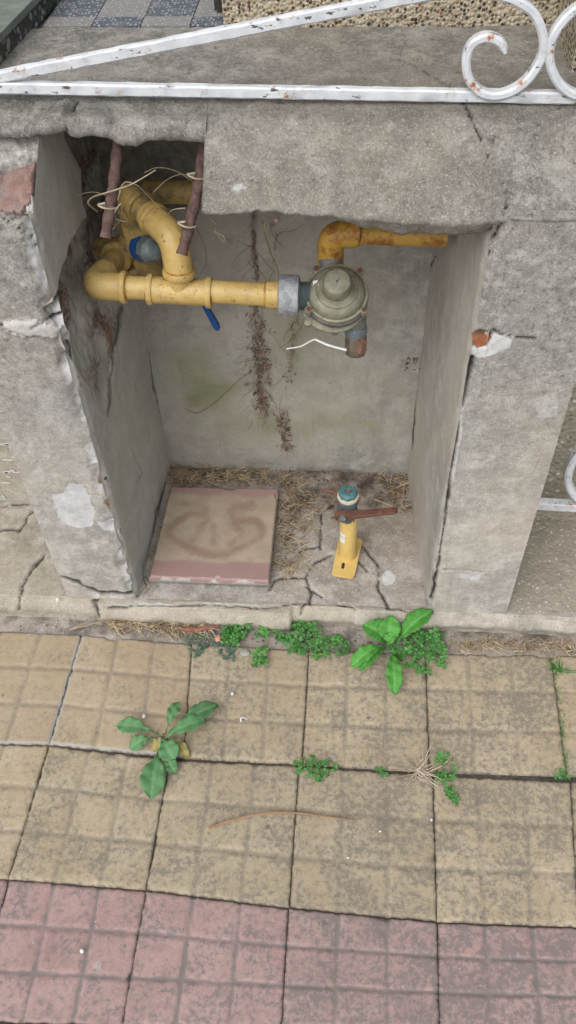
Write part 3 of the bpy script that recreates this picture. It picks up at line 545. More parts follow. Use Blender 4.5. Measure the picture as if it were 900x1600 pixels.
def prof_left(x):
    # front is a fracture: find Y where the ragged edge lies (top of fracture ~ 26px above lower edge)
    zlow = np.interp(x, [b[0] for b in BX], [b[1] for b in BX]) - .0
    yb = .066+.004*n1(x, 70, 9)+.003*n1(x, 200, 4)+(.838-zlow-.03)*.4
    th = .021 if x > -.235 else .016
    return resamp([(.32, .80), (.12, .80), (yb+.006, zlow), (yb, zlow+.002), (yb-.002, zlow+th*.5), (yb+.002, zlow+th), (max(yb+.006, .088), max(.834, zlow+th+.002)), (.104, .8385), (.125, .840), (.20, .841), (.302, ZT)], 130)
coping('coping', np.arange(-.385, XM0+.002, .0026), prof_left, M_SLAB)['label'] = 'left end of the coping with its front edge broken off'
# top of the wall beyond the niche
for sx in (-1, 1):
    x0, x1 = (-1.6, -.386) if sx < 0 else (.3725, 1.6); w = tag(mesh_from('low_wall', boxv(x0, x1, .212, .31, .03, .80), BOXF, M_PLIN if sx < 0 else M_PEBR, None, False), ('low garden wall with white paint flecks left of the niche' if sx < 0 else 'low worn pebbledash garden wall right of the niche'), 'wall'); w2 = mesh_from('coping', boxv(x0, x1, .20, .30, .80, .8405), BOXF, M_SLAB, w, False)
# reinforcing bars with tie wires
def rebar(a, b, c, bend=0):
    pts = catmull([a, c, b], 40); bm = MB(); bm.tube(pts, .0064, 18, sq=lambda an, k: 1+.13*math.sin(2*an+k*.42)**3+.03*math.sin(k*1.7)); return bm.build('reinforcing_bar', M_REBAR, niche)
A1, B1 = PY(187, 200, .11), PY(165, 372, .040); A2, B2 = PY(322, 205, .11), PY(284, 398, .036)
C1, C2 = PY(178, 285, .076), PY(308, 300, .075)
rebar(A1, B1, C1); rebar(A2, B2, C2)
def loopwire(c, ax, r, mat=M_PALEROOT, name='tie_wire', rad=.0012):
    c = np.array(c); ax = np.array(ax)/np.linalg.norm(ax); u = np.cross(ax, (1, 0, 0)); u /= np.linalg.norm(u); w = np.cross(ax, u)
    b = MB(); b.tube([c+ax*.003*math.sin(t*1.3)+ax*.004*(t/9-.5)+r*(1+.06*math.sin(3*t))*(math.cos(t)*u+math.sin(t)*w) for t in np.linspace(0, 9, 40)], rad, 6); return b.build(name, mat, niche)
ax1 = B1-A1; ax2 = B2-A2
loopwire(PY(307, 275, .084), ax2, .0105); loopwire(PY(292, 350, .056), ax2, .0105); loopwire(PY(168, 322, .062), ax1, .0105)

# ================================================================== GAS PIPEWORK
pipe = thing('gas_pipework', 'yellow painted gas pipe with tee, elbows and galvanised union nut inside the niche', 'gas pipe')
RP = .0150
E0 = PY(140, 446, .10); T0 = PY(281, 455, .10); N0 = PY(436, 461, .10)
def collar(bm, c, ax, r, w=.006, rim=.0028):
    ax = np.array(ax)/np.linalg.norm(ax); bm.lathe(c-ax*w/2, ax, [(0, r*.98), (0, r+rim), (w*.3, r+rim*1.3), (w*.7, r+rim*1.3), (w, r+rim), (w, r*.98)], 24)
dx = (N0-E0)/np.linalg.norm(N0-E0)
b = MB(); b.tube([E0+dx*.02, N0], RP, 24); b.build('pipe', M_YEL, pipe)
b = MB(); b.tube([T0-dx*.038, T0+dx*.038], RP+.0022, 26); collar(b, T0-dx*.038, dx, RP+.0015, .007); collar(b, T0+dx*.038, dx, RP+.0015, .007)
TU = PY(279, 415, .104); du = (TU-T0)/np.linalg.norm(TU-T0); b.tube([T0, T0+du*.026], RP+.001, 24); collar(b, T0+du*.026, du, RP+.001, .009, .004); b.build('tee', M_YEL, pipe)
# elbow and pipe running back-left from tee, then down
K1 = PY(272, 372, .115); K2 = PY(200, 303, .18); K3 = PY(212, 352, .20)
b = MB(); path = fillet([T0+du*.028, K1, K1+(K2-K1)*.55], .032, 9); b.tube(path, RP+.0035, 24); dd = (K2-K1)/np.linalg.norm(K2-K1); collar(b, K1+(K2-K1)*.45, dd, RP+.002, .008, .003); b.build('elbow', M_YEL, pipe)
b = MB(); b.tube([K1+(K2-K1)*.4, K1+(K2-K1)*.85], RP+.001, 24); b.build('pipe', M_YELD, pipe)
b = MB(); b.tube(fillet([K1+(K2-K1)*.72, K2, K3], .024, 9), RP+.0035, 24); collar(b, K1+(K2-K1)*.74, dd, RP+.002, .008, .003); b.build('elbow', M_YELD, pipe)
# left elbow going back into the wall
L1 = PY(186, 398, .19); b = MB(); b.tube(fillet([E0+dx*.045, E0+dx*.004, E0+dx*.004+(L1-E0)*.42], .026, 9), RP+.003, 24); collar(b, E0+dx*.045, dx, RP+.002, .007, .003); b.build('elbow', M_YEL, pipe)
dl_ = (L1-E0)/np.linalg.norm(L1-E0); b = MB(); b.tube([E0+(L1-E0)*.38, L1], RP-.001, 24); b.build('pipe', M_YELD, pipe)
b = MB(); b.tube([L1-dl_*.006, L1+dl_*.03], RP+.004, 24); collar(b, L1-dl_*.006, dl_, RP+.003, .009, .003); L2 = PY(130, 385, .24); b.tube([L1+dl_*.02, L2], RP, 20); b.build('elbow', M_YELD, pipe)
# ball valve body below K3 with blue collar and lever
V0 = K3; b = MB(); ad = np.array([.15, -.1, -1.0]); ad /= np.linalg.norm(ad)
b.lathe(V0-ad*.012, ad, [(0, .021), (.012, .023), (.03, .023), (.034, .019), (.055, .019), (.058, .022), (.075, .022), (.08, .018), (.11, .017)], 8); b.build('valve_body', M_YELD, pipe)
vb = PY(222, 385, .185); ax_ = PY(245, 395, .16)-PY(205, 378, .20); ax_ /= np.linalg.norm(ax_)
b = MB(); b.lathe(vb-ax_*.030, ax_, [(0, .017), (.004, .0205), (.022, .0205), (.026, .016)], 10); b.build('valve_cap', M_YELD, pipe)
b = MB(); b.lathe(vb-ax_*.003, ax_, [(0, .0165), (.001, .0195), (.010, .0195), (.011, .0165)], 24); b.build('collar', M_BLUE, pipe)
b = MB(); b.lathe(vb+ax_*.008, ax_, [(0, .015), (.003, .0185), (.015, .0185), (.018, .014), (.026, .011), (.028, .006)], 8); b.build('hex_nut', M_BLUEG, pipe)
b = MB(); b.lathe(PY(210, 412, .20), (.3, -.3, -1), [(0, .014), (.004, .02), (.024, .02), (.03, .012)], 10); b.build('valve_stem', M_YELD, pipe)
h0 = PY(312, 462, .19); h1 = PY(341, 514, .19)
b = MB(); hd = (h1-h0); b.tube([h0, h0+hd*.3, h0+hd*.9, h1], [.0035, .005, .006, .0045], 8, sq=lambda a, k: 1 if abs(math.cos(a)) > .5 else .6); b.build('valve_handle', M_BLUE, pipe)
# dim pipe deep in the back
b = MB(); b.tube([PY(225, 300, .27), PY(330, 300, .27)], .016, 20); b.build('pipe', M_YELD, pipe)
# thin rust bleeding at the joints
for c_, a_, r_ in ((T0-dx*.0425, dx, RP), (T0+dx*.0425, dx, RP), (E0+dx*.0495, dx, RP), (T0+du*.0315, du, RP+.0028), (K1+(K2-K1)*.45+dd*.005, dd, RP+.0008), (N0-dx*.018, dx, RP)):
    b = MB(); b.lathe(c_-a_*.0012, a_, [(0, r_*.97), (.0004, r_+.0006), (.0020, r_+.0006), (.0024, r_*.97)], 26); b.build('joint_ring', M_YELR, pipe)
# union nut + thread
n0 = PY(435, 461, .10); n1_ = PY(469, 462, .10); dn = (n1_-n0)/np.linalg.norm(n1_-n0); Ln = np.linalg.norm(n1_-n0)
b = MB(); b.lathe(n0-dn*.016, dn, [(0, RP), (.001, RP+.0025), (.016, RP+.0025)], 24); b.build('pipe_sleeve', M_YEL, pipe)
b = MB(); b.lathe(n0, dn, [(0, .019), (.002, .0262), (Ln*.5, .0272), (Ln-.002, .0262), (Ln, .019)], 10); b.build('union_nut', M_ZINC, pipe)
b = MB(); pr_ = [];
for k in range(9): pr_ += [(Ln+.0015*k, .0165), (Ln+.0015*k+.0007, .0182)]
b.lathe(n0, dn, pr_+[(Ln+.015, .0155), (Ln+.035, .0155)], 24); b.build('threaded_nipple', M_BLUEG, pipe)
# ================================================================== REGULATOR
reg = thing('gas_regulator', 'round olive grey gas pressure regulator with a domed cap beside the union nut', 'gas regulator')
el = math.radians(60); AX = np.array([.02, -math.cos(el), math.sin(el)]); AX /= np.linalg.norm(AX)
RC = PY(526, 458, .095)
b = MB(); b.lathe(RC, AX, [(-.006, .030), (-.005, .0395), (-.001, .0402), (.0006, .0395), (.001, .0372), (-.0006, .0366), (-.0006, .0360), (.003, .0352), (.0065, .0335), (.009, .0300), (.0105, .0268), (.012, .0262), (.0122, .0255), (.0108, .0248), (.0115, .0225), (.0145, .0200)], 44); b.build('diaphragm_cover', M_ALU, reg)
b = MB(); b.lathe(RC, AX, [(.010, .0195), (.018, .0182), (.031, .0172), (.0328, .0160), (.0335, .0125), (.0332, .002)], 36); b.build('spring_cap', M_ALU, reg)
b = MB(); b.lathe(RC+AX*.0338, AX, [(-.0005, .0011), (.0004, .0011)], 10); b.build('vent_hole', M_BLK, reg)
b = MB(); b.lathe(RC, AX, [(-.045, .016), (-.036, .026), (-.022, .034), (-.013, .0405), (-.0065, .0408), (-.006, .034)], 40); b.build('lower_housing', M_ALUD, reg)
fl = RC-AX*.016+np.array([-.003, 0, -.004]); b = MB(); b.lathe(fl, AX, [(-.0015, .036), (-.001, .0435), (.0015, .0435), (.002, .036)], 40); b.build('flange_ring', M_ALU, reg)
U1 = np.cross(AX, (0, 0, 1.)); U1 /= np.linalg.norm(U1); U2 = np.cross(U1, AX)
if U2[2] < 0: U2 = -U2
if U1[0] < 0: U1 = -U1
for a, rr_ in ((45, .0415), (128, .0415), (212, .0415), (326, .0415)):
    c_ = RC+AX*(-.003)+rr_*(math.cos(math.radians(a))*U1+math.sin(math.radians(a))*U2)
    b = MB(); b.lathe(c_-AX*.008, AX, [(0, .0048), (.011, .0055), (.0125, .0045)], 12); o = b.build('screw_lug', M_ALU, reg); b = MB(); b.lathe(c_+AX*.0035, AX, [(0, .0034), (.002, .0034), (.0022, .0015), (.0012, .001)], 10); b.build('screw', M_RUST, o)
c_ = fl+.0445*(math.cos(math.radians(222))*U1+math.sin(math.radians(222))*U2); b = MB(); b.lathe(c_-AX*.003, AX, [(0, .0045), (.006, .005), (.0065, .003)], 12); b.build('screw_lug', M_ALU, reg)
# boss, outlet spout, red stub
o0 = PY(556, 478, .115); o1 = PY(556, 528, .105); o2 = PY(556, 560, .10)
b = MB(); b.tube([o0, o0+(o1-o0)*.5, o1], [.0150, .0142, .0135], 20); b.build('outlet_spout', M_ALUD, reg)
b = MB(); ax3 = (o2-o1)/np.linalg.norm(o2-o1); b.lathe(o1-ax3*.018, ax3, [(0, .0140), (.002, .0152), (.010, .0152), (.0105, .0135)], 24); b.build('outlet_collar', M_BLUEG, reg)
b = MB(); b.lathe(o1-ax3*.004, ax3, [(0, .0135), (.003, .0150), (.024, .0148), (.028, .0130)], 8); b.build('outlet_nut', M_BRASS, reg)
b = MB(); q0 = PY(566, 534, .086); q1 = PY(563, 550, .086); b.tube([q0, q1], .0068, 4); b.build('plug', M_COPPER, reg)
b = MB(); b.tube([PY(505, 485, .085), PY(518, 500, .08), PY(523, 522, .082)], [.009, .007, .004], 10); b.tube([PY(520, 500, .08), PY(540, 486, .085), PY(556, 480, .09)], [.004, .005, .004], 8); b.build('vent_bracket', M_ALUD, reg)
b = MB(); b.box(*[v for pr0 in zip(PY(510, 487, .080)-.0045, PY(510, 487, .080)+.0045) for v in pr0]); b.build('vent_slot', M_BLK, reg, False)
lb = RC+AX*.0088-U1*.0265+U2*.0035; b = MB(); q = [lb+U1*sx*.0035+U2*(sy*.009)-AX*.001+AX*.0026*(sx > 0) for sx, sy in ((-1, -1), (1, -1), (1, 1), (-1, 1))]; b.add(q+[k+AX*.0008 for k in q], [(3, 2, 1, 0), (4, 5, 6, 7), (0, 1, 5, 4), (1, 2, 6, 5), (2, 3, 7, 6), (3, 0, 4, 7)]); b.build('sticker', M_LABEL, reg, False)
# ================================================================== OUTLET PIPE under coping
sup = thing('supply_pipe', 'rust streaked yellow gas pipe with an elbow running right under the coping', 'gas pipe')
s0 = PY(516, 440, .155); s1 = PY(517, 366, .155); s2 = PY(560, 366, .155); s3 = PY(697, 370, .16)
b = MB(); b.tube(fillet([s0, s1, s2], .022, 9), RP+.0022, 22); b.build('elbow', M_YELR, sup)
b = MB(); b.tube([s2, s3], .0125, 20); b.build('pipe', M_YELR, sup)
b = MB(); b.lathe(PY(550, 363, .155), (1, 0, 0), [(0, .010), (0, .0165), (.010, .0165), (.012, .0115)], 20); b.build('pipe_collar', M_YELR, sup)
b = MB(); b.tube([PY(516, 405, .15), PY(518, 425, .14), RC-AX*.03], .015, 16); b.build('threaded_nipple', M_ALUD, sup)
# ================================================================== SHUTOFF VALVE on the floor
sv_ = thing('shutoff_valve', 'upright yellow shutoff valve with rusty lever and teal cap standing on the niche floor', 'valve')
VX, VY = .104, .098
b = MB(); zb = .066
bl, br_, tr_, tl_ = [PZ(x, y, zb) for x, y in ((518, 897), (553, 903), (567, 842), (530, 838))]
outl = []
for c0, c1, c2 in ((tl_, bl, br_), (bl, br_, tr_), (br_, tr_, tl_), (tr_, tl_, bl)):
    for t in (0, .5, 1): k = .006; a_ = c1+(c0-c1)/np.linalg.norm(c0-c1)*k; d_ = c1+(c2-c1)/np.linalg.norm(c2-c1)*k; outl.append((1-t)**2*a_+2*t*(1-t)*c1+t*t*d_)
N_ = len(outl); lo = [o_-np.array([0, 0, .005]) for o_ in outl]; b.add(outl+lo, [tuple(range(N_)), tuple(range(N_, 2*N_))[::-1]]+[(i, i+N_, (i+1) % N_+N_, (i+1) % N_) for i in range(N_)]); b.build('base_plate', M_CREAMY, sv_, False)
b = MB(); sc_ = PZ(536, 884, zb+.0004); dd_ = (tl_-bl)/np.linalg.norm(tl_-bl); ee = (br_-bl)/np.linalg.norm(br_-bl); q = [sc_+dd_*sy*.0065+ee*sx*.0028 for sx, sy in ((-1, -.6), (-.5, -1), (.5, -1), (1, -.6), (1, .6), (.5, 1), (-.5, 1), (-1, .6))]; b.add(q+[k-np.array([0, 0, .003]) for k in q], [tuple(range(8)), tuple(range(8, 16))[::-1]]); b.build('slot', M_BLK, sv_, False)
b = MB(); b.lathe((VX, VY, .055), (0, 0, 1), [(0, .0165), (.004, .0165), (.030, .0148), (.118, .0145), (.122, .013)], 28); b.build('pipe', M_CREAMY, sv_)
b = MB(); b.lathe((VX-.003, VY, .165), (0, 0, 1), [(0, .013), (.002, .0168), (.022, .0172), (.026, .0155), (.034, .0155), (.036, .0175), (.048, .0175), (.051, .014)], 8); b.build('valve_body', M_DTEAL, sv_)
b = MB(); b.lathe((VX-.003, VY, .214), (0, 0, 1), [(0, .0135), (.001, .0170), (.006, .0172), (.007, .0135)], 24); b.build('seal_ring', M_CREAM, sv_)
b = MB(); b.lathe((VX-.003, VY, .2195), (0, 0, 1), [(0, .0135), (.001, .0155), (.008, .0155), (.0115, .0125), (.0118, .006), (.0095, .0045)], 8); b.build('cap', M_TEAL, sv_)
b = MB(); b.lathe((VX-.003, VY, .2275), (0, 0, 1), [(0, .0042), (.0028, .0040), (.003, .001)], 10); b.build('plug', M_COPPER, sv_)
# lever
ly = VY-.022; a0 = PY(535, 808, ly); a1 = PY(622, 799, ly); dv = (a1-a0)/np.linalg.norm(a1-a0); nv_ = np.cross(dv, (0, 1, 0)); nv_ /= np.linalg.norm(nv_)
if nv_[2] < 0: nv_ = -nv_
LL = np.linalg.norm(a1-a0); ol = []
for k in range(15): t = math.radians(60+240*k/14); ol.append(a0+.0125*(math.cos(t)*dv+math.sin(t)*nv_))
ol += [a0+dv*(LL*.3)-nv_*.0072, a0+dv*(LL*.92)-nv_*.0058, a0+dv*(LL*.99)-nv_*.003, a0+dv*(LL)+nv_*.003, a0+dv*(LL*.95)+nv_*.0055, a0+dv*(LL*.3)+nv_*.0078]
b = MB(); N_ = len(ol); bk = [k+np.array([0, .005, 0]) for k in ol]; b.add(ol+bk, [tuple(range(N_)), tuple(range(N_, 2*N_))[::-1]]+[(i, i+N_, (i+1) % N_+N_, (i+1) % N_) for i in range(N_)]); b.tube([a0+dv*.015-np.array([0, .001, 0]), a1-dv*.004-np.array([0, .001, 0])], .0022, 6); b.tube([a0-dv*.011, a0-dv*.019+nv_*.001], [.003, .001], 6); b.build('lever', M_RUST, sv_, True)
b = MB(); b.lathe(a0+np.array([0, .02, 0]), (0, -1, 0), [(0, .006), (.021, .006), (.0215, .0062), (.0255, .0058), (.0265, .003)], 12); b.build('bolt', M_BLUEG, sv_)
b = MB()
for (h0_, h1_) in ((.112, .126), (.128, .137)):
    V_ = [];
    for k in range(6):
        an = math.radians(205+ (k*9)); V_ += [(VX+.0152*math.cos(an), VY+.0152*math.sin(an), h0_), (VX+.0152*math.cos(an), VY+.0152*math.sin(an), h1_)]
    b.add(V_, [(2*k, 2*k+2, 2*k+3, 2*k+1) for k in range(5)])
b.build('sticker', M_LABEL, sv_, True)
# ================================================================== LOOSE TILE
def catm2(L): return [(float(q[0]), float(q[1])) for q in catmull([(x, y, 0) for x, y in L], 4)]
c4 = [PZ(x, y, .074) for x, y in ((267, 760), (435, 763), (420, 908), (232, 901))]; Nt = 150
u = np.linspace(0, 1, Nt); U, V = np.meshgrid(u, u, indexing='ij'); TL, TR, BR, BL = c4
P = (TL*(1-U)[..., None]+TR*U[..., None])*(1-V)[..., None]+(BL*(1-U)[..., None]+BR*U[..., None])*V[..., None]
e = np.minimum(np.minimum(U, 1-U), np.minimum(V, 1-V))*.2+.0012*vn(P, 150, 5)-.005*ss(.55, .8, vn(P, 38, 6)); P[..., 2] -= .005*(1-ss(-.0002, .0018, e))
p = pix(P); pj = jit(p, P, 2, 60, 9); m = mk(P.shape[:2])
orn = np.maximum.reduce([np.exp(-(pdist(pj+2.5*np.stack([vn(P, 40, 1), vn(P, 40, 2)], -1), catm2(L_))/9.0)**2) for L_ in ([(300, 800), (275, 815), (262, 832), (285, 848), (310, 862), (330, 868), (355, 864), (385, 850), (408, 835), (400, 815), (365, 812), (365, 795), (395, 790)], [(300, 800), (325, 808), (310, 830), (300, 845)], [(335, 822), (332, 848)], [(365, 812), (375, 835), (360, 850)], [(290, 788), (320, 795)])])
m[..., 1] = .62*orn*(.85+.5*vn(P, 30, 8)); m[..., 0] = np.maximum(ss(.76, .86, V+.02*vn(P, 40, 4))*.8, ss(.22, .05, V+.03*vn(P, 40, 6))*.65); m[..., 2] = np.clip((1-ss(.0003, .0018, e))*ss(0, .5, vn(P, 60, 3)), 0, 1)
V_ = P.reshape(-1, 3); F_ = gridfaces(Nt, Nt, flip=True).tolist(); idx = np.arange(Nt*Nt).reshape(Nt, Nt); ring = list(idx[:, 0])+list(idx[-1, 1:])+list(idx[:-1, -1][::-1])+list(idx[0, 1:-1][::-1]); k = len(ring); o_ = len(V_); low = V_[ring].copy(); low[:, 2] -= .011-.001*vn(low, 90, 3); V_ = np.vstack([V_, low]); F_ += [(int(ring[i]), int(ring[(i+1) % k]), o_+(i+1) % k, o_+i) for i in range(k)]+[tuple(range(o_, o_+k))]
ml_ = np.zeros((k, 4)); ml_[:, 2] = 1; tag(mesh_from('loose_tile', V_, F_, M_LOOSE, None, True, np.vstack([m.reshape(-1, 4), ml_])), 'loose beige floor tile with faded scroll ornament and pink border lying in the niche', 'tile')
# ================================================================== RAILINGS
rail = thing('railing', 'white peeling iron railing with scrolls along the top of the coping', 'railing')
YR = .10
def bar(a, b_, w, t, name, parent, mat=M_WHITE):   # flat square bar between points in a vertical plane
    a = np.array(a); b_ = np.array(b_); n_ = max(2, int(np.linalg.norm(b_-a)/.01)); dv = (b_-a)/np.linalg.norm(b_-a); nn = np.cross(dv, (0, 1, 0)); nn /= np.linalg.norm(nn)
    B = MB(); c_ = .0016; sec = [(-w, -t+c_), (-w+c_, -t), (w-c_, -t), (w, -t+c_), (w, t-c_), (w-c_, t), (-w+c_, t), (-w, t-c_)]
    V_ = []; 
    for k in range(n_+1):
        q = a+(b_-a)*k/n_; V_ += [q+nn*(s0_+.0004*random.uniform(-1, 1))+np.array([0, 1, 0])*t0_ for s0_, t0_ in sec]
    B.add(V_, [(k*8+j, k*8+(j+1) % 8, (k+1)*8+(j+1) % 8, (k+1)*8+j) for k in range(n_) for j in range(8)]+[tuple(range(8))[::-1], tuple(range(n_*8, n_*8+8))]); return B.build(name, mat, parent)
r0 = PY(0, 140, YR-.01); r1 = PY(900, 156, YR-.01); rz = (r0[2]+r1[2])/2; rs = (r1[2]-r0[2])/(r1[0]-r0[0])
ra = (r0+(r0-r1)*.8); rb = (r1+(r1-r0)*.9); bar(ra+np.array([0, .01, -.0015]), rb+np.array([0, .01, -.0015]), .0060, .0052, 'bottom_rail', rail)
d0 = PY(-8, 123, YR-.004); d1 = PY(700, -14, YR-.004); dz0 = d0+np.array([0, .004, 0]); dz1 = d1+np.array([0, .004, 0]); bar(dz0, dz0+(dz1-dz0)*2.1, .0058, .0050, 'diagonal_bar', rail)
# its mirror rising further left so the bar meets the rail
def ribbon(pts, w, t, name, parent, mat=M_WHITE):   # flat bar bent in vertical plane; w = half width across Y, t half thickness
    P = np.array(catmull(pts, 8)); T = np.gradient(P, axis=0); T /= np.linalg.norm(T, axis=1)[:, None]; B = MB(); V_ = []; c_ = t*.5
    sec = [(-w, -t+c_), (-w+c_, -t), (w-c_, -t), (w, -t+c_), (w, t-c_), (w-c_, t), (-w+c_, t), (-w, t-c_)]
    for k in range(len(P)):
        nn = np.cross(T[k], (0, 1, 0)); nn /= np.linalg.norm(nn); sc0 = min(1, .55+.09*min(k, len(P)-1-k)); V_ += [P[k]+nn*b0*sc0+np.array([0, 1, 0])*a0_ for a0_, b0 in sec]
    n_ = len(P)-1; B.add(V_, [(k*8+j, k*8+(j+1) % 8, (k+1)*8+(j+1) % 8, (k+1)*8+j) for k in range(n_) for j in range(8)]+[tuple(range(8))[::-1], tuple(range(n_*8, n_*8+8))]); return B.build(name, mat, parent)
YS = YR-.004
sc1 = [PY(x, y, YS) for x, y in [(789, 80), (783, 67), (770, 59), (755, 58), (740, 66), (731, 80), (728, 98), (731, 117), (739, 132), (753, 144), (775, 148), (800, 141), (822, 125), (839, 103), (849, 76), (846, 46), (832, 18), (806, 0), (775, -10), (745, -10)]]
ribbon(sc1, .0066, .0044, 'scroll', rail)
sc2 = [PY(x, y, YS) for x, y in [(985, -25), (950, -12), (905, 10), (881, 30), (864, 56), (858, 84), (862, 108), (874, 130), (893, 145), (915, 149), (940, 142), (960, 125), (970, 100), (965, 78), (950, 66), (935, 64), (922, 72), (917, 84)]]
ribbon(sc2, .0066, .0044, 'scroll', rail)
# low scroll ring on the right
gate = thing('low_scroll_rail', 'white iron ring and short rail beside the right foot of the niche', 'railing')
g0 = PY(825, 786, .15); g1 = PY(893, 790, .15); bar(g0, g0+(g1-g0)*6, .0085, .008, 'bottom_rail', gate)
gc = PY(889, 730, .15); RG = .10; cc_ = gc+np.array([RG, 0, .0]); pts = [cc_+RG*np.array([-math.cos(t), 0, math.sin(t)*.98]) for t in np.linspace(-1.9, 2.9, 22)]; ribbon(pts, .011, .006, 'scroll', gate)
# ================================================================== PORCH
pf = tag(mesh_from('porch_floor', boxv(-1.6, 1.6, .303, 4, .60, ZT-.006), BOXF, M_SOIL, None, False), kind='structure')
tw = .0618; xj = -.1795; yj = .2815+tw*0
me_c = {}
def ptile(w, d_, name):
    N=5; c_=.0012; V_=[(-w/2+.0005,-d_/2+.0005,-.006),(w/2-.0005,-d_/2+.0005,-.006),(w/2-.0005,d_/2-.0005,-.006),(-w/2+.0005,d_/2-.0005,-.006)]
    V_+=[(x*1,y*1,-c_*.4) for x,y,_ in V_]; V_+=[(x-(c_ if x>0 else -c_), y-(c_ if y>0 else -c_),0) for x,y,_ in V_[:4]]
    Fs=[(0,1,5,4),(1,2,6,5),(2,3,7,6),(3,0,4,7),(4,5,9,8),(5,6,10,9),(6,7,11,10),(7,4,8,11),(8,9,10,11)]
    return V_,Fs
vt, ftc = ptile(tw, tw, 't'); half, fth = ptile(tw, tw*.5, 't')
meshes = {}
for key, (vv, ff, mm) in {'d': (vt, ftc, M_CKD), 'l': (vt, ftc, M_CKL), 'dh': (half, fth, M_CKD), 'lh': (half, fth, M_CKL)}.items():
    me = bpy.data.meshes.new('tile'); me.from_pydata(vv, [], ff); me.materials.append(mm); meshes[key] = me
for i in range(-3, 4):
    for j in range(0, 24):
        x = -.176+tw*(i-.5); y0 = .3045
        if x-tw/2 < -.36 or (x-tw/2 > -.07 and j < 99) or x > .1: continue
        first = j == 0; dep = tw*.5 if first else tw; y = y0+dep/2 if first else y0+tw*.5+tw*(j-.5)
        key = ('d' if (i+j) % 2 == 0 else 'l')+('h' if first else ''); o = bpy.data.objects.new('tile', meshes[key]); SC.collection.objects.link(o); o.parent = pf; o.location = (x, y, ZT+.0012+random.uniform(-.0004, .0004))
# dark flecked side wall on the left of the porch
wa = PZ(-20, 122, ZT); wb = PZ(92, 0, ZT); dw = (wb-wa)/np.linalg.norm(wb-wa); nl = np.array([-dw[1], dw[0], 0]); hz = PX(30, 24, -.318)[2]
b = MB(); q = [wa-dw*.02, wa+dw*3, wa+dw*3+nl*.14, wa-dw*.02+nl*.14]; V_ = [(k[0], k[1], ZT-.003) for k in q]+[(k[0], k[1], hz) for k in q]; b.add(V_, [(3, 2, 1, 0), (0, 1, 5, 4), (1, 2, 6, 5), (2, 3, 7, 6), (3, 0, 4, 7)]); b.add([(k[0]+s1*.003, k[1], z) for z in (hz, hz+.008) for k, s1 in zip(q, (1, 1, -1, -1))], [(4, 5, 6, 7), (0, 1, 5, 4), (1, 2, 6, 5), (2, 3, 7, 6), (3, 0, 4, 7)], 1)
tag(b.build('side_kerb_wall', [M_DARKT, M_MOSSY], None, False), 'dark flecked low wall with a greenish top left of the porch tiles', 'wall')
px0 = PZ(349, 44, ZT)[0]
pw = tag(mesh_from('pebble_wall', boxv(px0, .334, .3035, .52, ZT-.002, 1.9), BOXF, M_PEB, None, False), 'beige and black washed pebble wall behind the coping', 'wall')
tag(mesh_from('pebble_pillar', boxv(.327, .60, .175, .3025, ZT-.002, 1.9), BOXF, M_PEB, None, False), 'washed pebble pillar behind the second scroll at right', 'pillar')
lv = thing('louvre_panel', 'dark slatted panel at the left end of the pebble wall', 'shutter')
for k in range(5): b = MB(); b.box(px0-.016, px0-.002, .345+.013*k, .353+.013*k, ZT+.004, 1.5); b.build('slat', M_BLK, lv, False)
# ================================================================== DRY STUFF
def strands(name, items, mat, rad=.0007, seg=4, wob=.25):
    b = MB()
    for (p0, d0_, L, r) in items:
        p0 = np.array(p0, float); d_ = np.array(d0_, float); d_ /= np.linalg.norm(d_)+1e-9; pts = [p0]
        for k in range(seg): d_ = d_+RNG.normal(0, wob, 3)*np.array([1, 1, .5]); d_ /= np.linalg.norm(d_); pts.append(pts[-1]+d_*L/seg)
        b.tube(pts, [r, r, r*.95, r*.8, r*.5][:seg+1] if seg == 4 else np.linspace(r, r*.4, seg+1), 3, cap=False)
    return b.build(name, mat, None, False)
def rnd_in(poly, n):
    xs_ = [q[0] for q in poly]; ys_ = [q[1] for q in poly]; out = []
    while len(out) < n:
        x = RNG.uniform(min(xs_), max(xs_), 200); y = RNG.uniform(min(ys_), max(ys_), 200); k = inside(np.stack([x, y], -1), poly); out += list(zip(x[k], y[k]))
    return out[:n]
def straw(poly, n, z, L=(.012, .04), h=.010, name='dry_straw', label='', r=(.0004, .0009), mat=None):
    it = []
    for x, y in rnd_in(poly, n):
        q = PZ(x, y, z+RNG.uniform(0, h)); a = RNG.uniform(0, 2*math.pi); it.append((q, (math.cos(a), math.sin(a), RNG.uniform(-.15, .25)), RNG.uniform(*L), RNG.uniform(*r)))
    return tag(strands(name, it, mat or M_STRAW), label, 'dry straw', kind='stuff')
straw([(262, 728), (425, 732), (420, 757), (268, 758), (240, 900), (232, 905), (262, 770)], 300, .052, label='dry straw heaped behind the loose tile')
straw([(432, 738), (470, 742), (492, 800), (470, 850), (485, 890), (440, 900), (428, 890), (436, 780)], 260, .054, label='dry straw strewn between loose tile and yellow valve')
straw([(590, 735), (637, 735), (637, 790), (610, 800)], 70, .052, label='sparse straw in the back right corner of the niche')
straw([(165, 968), (330, 970), (330, 988), (170, 980)], 330, .001, label='dry straw along the foot of the sill left of the clover')
straw([(700, 1000), (900, 1000), (900, 1020), (700, 1016)], 190, .0, L=(.006, .025), h=.004, label='dry grass litter along the kerb at right', mat=M_STRAW)
